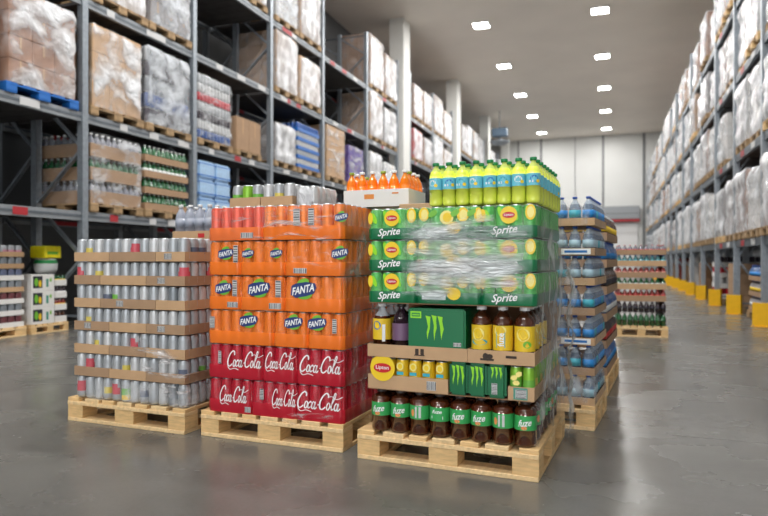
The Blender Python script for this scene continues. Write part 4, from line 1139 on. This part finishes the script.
# ===== stack D: water bottles, and the two stacks behind it
Df = frame(1.23, 3.73, 25.5)
pallet('wooden pallet under the water bottle stack', Df.pt(-.4, .3, 0), Df.a, .8, .6, HP, 'floor pallets of the right side')
WATER = mat('water_bottle', (120, 140, 166), .1, coat=.5, alpha=.6); WNECK = mat('water_neck', (190, 204, 220), .1, coat=.5, alpha=.55)
rowD = ['bottom', 'sixth', 'fifth', 'fourth', 'third', 'second', 'top']
labs = [L_WHITE, L_BLUE, L_BLUE, L_BLUE, L_TEAL, L_WHITE, L_BLUE]
labs[0] = mat('label_paleblue', (150, 186, 200), .4); labs[4] = mat('label_paleblue2', (170, 200, 214), .4); labs[5] = labs[4]
for L in range(7):
    for q in (0, 1):
        t = thing('drink_pack', 'tray of water bottles with blue labels, %s row, %s half of the water bottle stack' % (rowD[L], 'right' if q else 'left'), 'drink pack', Df.pt(-.79 + q * .395, .01, HP + .0005 + L * .1765), Df.a, 'trays of the water bottle stack')
        put('tray', tray_mesh(.392, .575, .044, CARD if L % 2 else CARD2), t)
        for i, j in cells(5, 7, 'f' + ('r' if q else 'l')):
            lb = labs[L] if (i * 3 + j + L) % 5 else L_TEAL
            put('bottle', bottle_mesh('wat' + lb.name, .0345, .17, WATER, WNECK, CAPB if L < 6 else mat('cap_lilac', (140, 160, 200), .4), lb, (.27, .53), sh=.6), t, (.041 + i * .0775, .043 + j * .0805, .0035))
        if q: put('shrink_film', film_shell(.388, .572, .165, .003, 40 + L % 2, film_mat('shrink_water', lo=.05, hi=.45, f0=.5, f1=.7, scale=(6, 4, 1), rough=.15, bump=.4, bscale=16), 6, .003), t, (.196, .2875, .003))
        if q and L in (2, 5): mb = MB(); mb.rect(.2, .37, .006, .04, -.0055, TXW); mb.rect(.22, .35, .016, .03, -.0062, BLUEL); mb.build('printed_mark', t)
Ef = frame(1.645, 4.70, 24.5)
pallet('wooden pallet behind the water bottle stack', Ef.pt(-.4, .5, 0), Ef.a, .8, 1.0, HP, 'floor pallets of the right side')
lay = [mkb('d1', B_BLUE, CAPB, L_BLUE), mkb('d2', B_DARK, CAPR, L_RED), mkb('d3', B_BLUE, CAPB, L_WHITE), mkb('d4', B_BROWN, CAPD, L_DARK), mkb('d5', B_BLUE, CAPB, L_BLUE), mkb('d6', B_BROWN, CAPW, L_YEL)]
nmD = ['blue bottles', 'dark bottles with red labels', 'blue bottles with white labels', 'brown bottles', 'deep blue bottles', 'brown bottles with yellow labels']
for L, l in enumerate(lay):
    t = thing('drink_pack', 'tray of %s, %s row of the stack behind the water bottles' % (nmD[L], ['bottom', 'fifth', 'fourth', 'third', 'second', 'top'][L]), 'drink pack', Ef.pt(-.4, .49, HP + .0005 + L * .2), Ef.a, 'trays of the stack behind the water bottles')
    tray_layers(t, .78, .94, .198, [l], .085, 'fr', th=.3)
# far stack G in the aisle
GX, GY = cam((616 - 384) / 640 * 8.35, 8.35)
Gf = Frame(GX, GY, R(2))
pallet('wooden pallet under the far bottle stack in the aisle', Gf.pt(.31, .42, 0), Gf.a, .64, .8, HP, None)
lay = [('dark green bottles', mkb('k1', B_GREEN, CAPD, B_GREEN), None), ('dark purple bottles', mkb('k2', B_DARK, CAPD, L_DARK), None), ('reddish brown bottles', mkb('k3', B_RED, CAPR, L_RED), CARD),
       ('green bottles with pale labels', mkb('k4', B_GREEN, CAPG, L_WHITE), CARD2), ('brown bottles with pink labels', mkb('k5', B_RED, CAPW, mat('label_pink', (214, 140, 130), .4)), CARD), ('teal bottles', mkb('k6', B_TEAL, CAPB, L_TEAL), CARD2), ('red capped bottles', mkb('k7', B_GREY, CAPR, L_RED), CARD)]
zz = HP
for L, (nm, l, tm) in enumerate(lay):
    hgt = [.17, .15, .155, .15, .15, .15, .13][L]
    t = thing('drink_pack', 'layer of %s, %s row of the far aisle stack' % (nm, ['bottom', 'sixth', 'fifth', 'fourth', 'third', 'second', 'top'][L]), 'drink pack', Gf.pt(.31, .42, zz + .0005), Gf.a, 'layers of the far aisle stack')
    tray_layers(t, .6, .74, hgt - .002, [wt(l, tm)], .062, 'frl', th=.5); zz += hgt

# ===== floor stacks at the left, in front of the rack post
hx = -7.3
pallet('wooden pallet under the can stack at the left picture edge', (hx - .4, 5.75, 0), R(90), 1.25, .8, .13, 'pallets at the left')
lay = [('wine', 'brown-red cans'), ('grey', 'grey cans'), ('wine', 'dark red cans'), ('grey', 'plain grey cans'), ('slate', 'bluish cans'), ('grey', 'dull grey cans'), ('silver_pink', 'pinkish silver cans')]
for L, (k, d) in enumerate(lay):
    t = thing('drink_pack', 'tray of %s, %s row of the stack at the left edge' % (d, rowD[L]), 'drink pack', (hx - .4, 5.75, .131 + L * .152), R(90), 'trays of the left edge stack')
    tray_layers(t, 1.2, .76, .15, [wt(mkc(k), WHITEC if L in (0, 1, 2, 4) else CARD2)], .1, 'fr', th=.42)
pallet('wooden pallet under the white carton stack near the rack post', (hx - .4, 6.76, 0), R(90), .62, .8, .13, 'pallets at the left')
for L in range(3):
    t = thing('carton', 'white carton with green glyphs and dark window, %s of three beside the rack post' % ('bottom', 'middle', 'top')[L], 'box', (hx - .4, 6.66, .131 + L * .225), R(90), 'white cartons beside the rack post')
    mb = MB(); mb.box(-.2, .17, -.39, .38, 0, .222, WHITEC); mb.bevel(.004); mb.build('carton_body', t)
    mb = MB(); mb.rect(-.18, -.03, .04, .2, -.392, L_DARK); mb.disc(-.13, .12, .03, .06, -.394, LEAF, 8); mb.disc(-.07, .1, .025, .05, -.394, L_YEL, 8); mb.build('printed_window', t)
    mb = MB(); mb.rect(.03, .07, .05, .16, -.392, mat('print_teal', (80, 150, 130), .4)); mb.build('printed_glyph', t)
    mb = MB(); mb.rect(.09, .12, .12, .17, -.392, LEAF); mb.build('printed_glyph', t)
for L in range(4):
    t = thing('drink_pack', 'small white tray of dark bottles, %s of four beside the white cartons' % ('bottom', 'third', 'second', 'top')[L], 'drink pack', (hx - .4, 6.95, .131 + L * .17), R(90), 'small trays beside the white cartons')
    tray_layers(t, .2, .76, .168, [wt(mkb('h%d' % L, [B_BROWN, B_RED, B_DARK, B_GREEN][L], CAPD, [L_DARK, L_YEL, L_WHITE, L_YEL][L]), WHITEC)], .066, 'fr', th=.5)
t = thing('bag', 'round white bag with green band beside the rack post', 'bag', (hx - .3, 6.95, .131 + .685), R(90))
mb = MB(); mb.lathe([(0, 0), (.12, 0), (.15, .05), (.155, .14), (.13, .2), (0, .21)], L_WHITE, 14); mb.build('body', t); mb = MB(); mb.lathe([(.153, .13), (.157, .14), (.14, .185)], L_GREEN, 14); mb.build('band', t)
t = tag(put('box', None, None, (hx - .3, 6.95, .131 + .685 + .212), R(90)), 'yellow box on top of the white bag beside the rack post', 'box') if False else None
mb = MB(); mb.box(-.14, .14, -.14, .14, 0, .17, mat('box_yellow', (254, 238, 30), .5, var=.08, vscale=20)); mb.bevel(.008); mb.rect(-.1, .08, .05, .09, -.142, LEAF); 
tag(mb.build('box', None, (hx - .3, 6.95, .131 + .685 + .212), R(90)), 'yellow box on top of the white bag beside the rack post', 'box')

# ===== stretch wrap of the front stacks
W_C = film_mat('stretch_front', fade=True, rgb=(240, 246, 248), lo=.32, hi=.88, f0=.42, f1=.68, scale=(4, 26, 1), rough=.2, bump=.8, bscale=14, rot=.06)
W_CS = film_mat('stretch_side', fade=True, rgb=(228, 230, 228), lo=.24, hi=.82, f0=.44, f1=.68, scale=(9, 5, 1), rough=.22, bump=.8, bscale=14, rot=.4)
W_B = film_mat('stretch_diag', fade=True, rgb=(244, 240, 240), lo=.0, hi=.8, f0=.5, f1=.68, scale=(5, 22, 1), rough=.2, bump=.8, bscale=14, rot=.5)
W_T = film_mat('stretch_tail', fade=True, rgb=(232, 234, 232), lo=.2, hi=.85, f0=.4, f1=.66, scale=(14, 4, 1), rough=.22, bump=.8, bscale=14)
def sheet(name, F, path, z0, z1, m, parent, amp=.01, nz=18, seed=1, step=.025, slant=None, ragged=0., soft_u=True):
    """sheet of film hung along a path of local points; slant(u) gives lower and upper edge"""
    pts = []; d = 0
    for a, b in zip(path[:-1], path[1:]):
        a, b = Vector(a), Vector(b); n = max(1, int((b - a).length / step))
        for i in range(n): pts.append(a.lerp(b, i / n))
    pts.append(Vector(path[-1]))
    mb = MB(); th = mb.bm.verts.layers.float.new('sheen_cover'); uvl = mb.bm.loops.layers.uv.new('UVMap'); g = []; U = [0]
    for i in range(1, len(pts)): U.append(U[-1] + (pts[i] - pts[i - 1]).length)
    for i, p in enumerate(pts):
        t = (pts[min(i + 1, len(pts) - 1)] - pts[max(0, i - 1)]).normalized(); nn = Vector((t.y, -t.x)); col = []
        lo, hi = slant(U[i]) if slant else (z0, z1)
        lo += ragged * noise.noise(Vector((U[i] * 9, seed, 0))); hi += ragged * noise.noise(Vector((U[i] * 9, seed + 5, 0)))
        for j in range(nz + 1):
            z = lo + (hi - lo) * j / nz
            q = noise.noise(Vector((U[i] * 7, z * 9, seed * 3.3))) + .6 * noise.noise(Vector((U[i] * 22, z * 16 + U[i] * 8, seed)))
            pp = p + nn * amp * (.55 + .6 * q); col.append(mb.bm.verts.new(F.pt(pp.x, pp.y, max(z, .002))))
        g.append(col)
    for i in range(len(pts)):
        for j in range(nz + 1):
            e = min(U[i], U[-1] - U[i]) / .12 if soft_u else 1
            e = min(e, min(j, nz - j) / nz / .18)
            e = max(0., min(1., e + .5 * noise.noise(Vector((U[i] * 11, j * .4, seed + 2.5)))))
            g[i][j][th] = e
    for i in range(len(pts) - 1):
        for j in range(nz):
            f = mb.face([g[i][j], g[i + 1][j], g[i + 1][j + 1], g[i][j + 1]], m, True)
            for lp, (a, b) in zip(f.loops, ((i, j), (i + 1, j), (i + 1, j + 1), (i, j + 1))):
                lp[uvl].uv = (U[a], lp.vert.co.z)
    return mb.build(name, parent)
wc = thing('stretch_wrap', 'torn clear stretch wrap around the green packs and right side of the mixed stack', 'stretch wrap', (0, 0, 0), 0)
sheet('front_band', Cf, [(-.66, -.006), (-.012, -.006)], 0, 0, W_C, wc, .010, 20, 1, slant=lambda u: (Z4 + .03 - .02 * math.sin(u * 9), Z7 - .05 - .05 * min(1, u / .5)), ragged=.03)
sheet('front_fold', Cf, [(-.6, -.012), (-.2, -.012)], 0, 0, film_mat('stretch_fold', fade=True, rgb=(246, 250, 252), lo=.1, hi=.8, f0=.42, f1=.68, scale=(5, 22, 1), rough=.2, bump=.8, bscale=14, rot=.1), wc, .012, 16, 11, slant=lambda u: (Z4 + .06 + .1 * u, Z7 - .04 - .08 * abs(u - .25)), ragged=.05)
sheet('side_sheet', Cf, [(-.026, -.004), (-.012, .012), (-.008, .8)], .16, Z7 - .01, W_CS, wc, .022, 40, 2, ragged=.03)
sheet('loose_tail', Cf, [(.03, .42), (.055, .5), (.03, .6), (.04, .72)], .05, 1.05, W_T, wc, .05, 34, 3, ragged=.05)
wb = thing('stretch_wrap', 'clear stretch wrap pulled slanting over the orange and red stack', 'stretch wrap', (0, 0, 0), 0)
sheet('top_band', Bf, [(-.86, -.004), (-.01, -.004)], 0, 0, W_B, wb, .010, 16, 4, slant=lambda u: (max(TB - .06 - .42 * u, TB - .3 - .06 * u), TB - .006 - .03 * u), ragged=.02)
sheet('side_sheet', Bf, [(-.012, -.004), (.006, .012), (.008, .8)], HP + .01, TB - .02, film_mat('stretch_side_b', fade=True, rgb=(236, 232, 232), lo=.06, hi=.55, f0=.48, f1=.7, scale=(8, 6, 1), rough=.2, bump=.7, bscale=14, rot=.6), wb, .014, 30, 5, ragged=.02)
sheet('bottom_skirt', Bf, [(-.36, -.006), (-.01, -.006)], 0, 0, W_B, wb, .012, 8, 6, slant=lambda u: (HP - .02, HP + .03 + .12 * u), ragged=.02)
wa = thing('stretch_wrap', 'crumpled clear stretch wrap at the lower right corner of the silver can stack', 'stretch wrap', (0, 0, 0), 0)
sheet('wrap_band', A, [(-.42, -.012), (-.012, -.012), (.006, .012), (.008, .6)], 0, 0, W_B, wa, .014, 16, 7, slant=lambda u: (HP + .02 + max(0, .34 - u) * .9, HP + .52 - .55 * min(u, .5)), ragged=.03)

# ------------------------------------------------------------------ camera, world
cd = bpy.data.cameras.new('camera'); co = bpy.data.objects.new('camera', cd); COL.objects.link(co)
co.location = (0, 0, 1.0); co.rotation_euler = (R(90), 0, CY)
cd.sensor_width = 36; cd.lens = 30.0; cd.shift_y = 2 / 768; cd.clip_start = .05; cd.clip_end = 200
cd.dof.use_dof = True; cd.dof.focus_distance = 3.35; cd.dof.aperture_fstop = 1.9
SC.camera = co
w = bpy.data.worlds.new('world'); SC.world = w; w.use_nodes = True
w.node_tree.nodes['Background'].inputs[0].default_value = (.94, .97, 1, 1); w.node_tree.nodes['Background'].inputs[1].default_value = 1.7  # daylight that enters by the added gate
SC.view_settings.view_transform = 'Standard'; SC.view_settings.look = 'None'; SC.view_settings.gamma = 1; SC.view_settings.use_curve_mapping = False
SC.view_settings.exposure = 1.12
cy = SC.cycles
cy.max_bounces = 8; cy.diffuse_bounces = 4; cy.glossy_bounces = 3; cy.transmission_bounces = 4; cy.transparent_max_bounces = 24
cy.use_denoising = True
try: cy.denoiser = 'OPENIMAGEDENOISE'
except Exception: pass
cy.caustics_reflective = False; cy.caustics_refractive = False; cy.sample_clamp_indirect = 6
print('OBJECT COUNT', len(bpy.data.objects), 'MESHES', len(bpy.data.meshes))
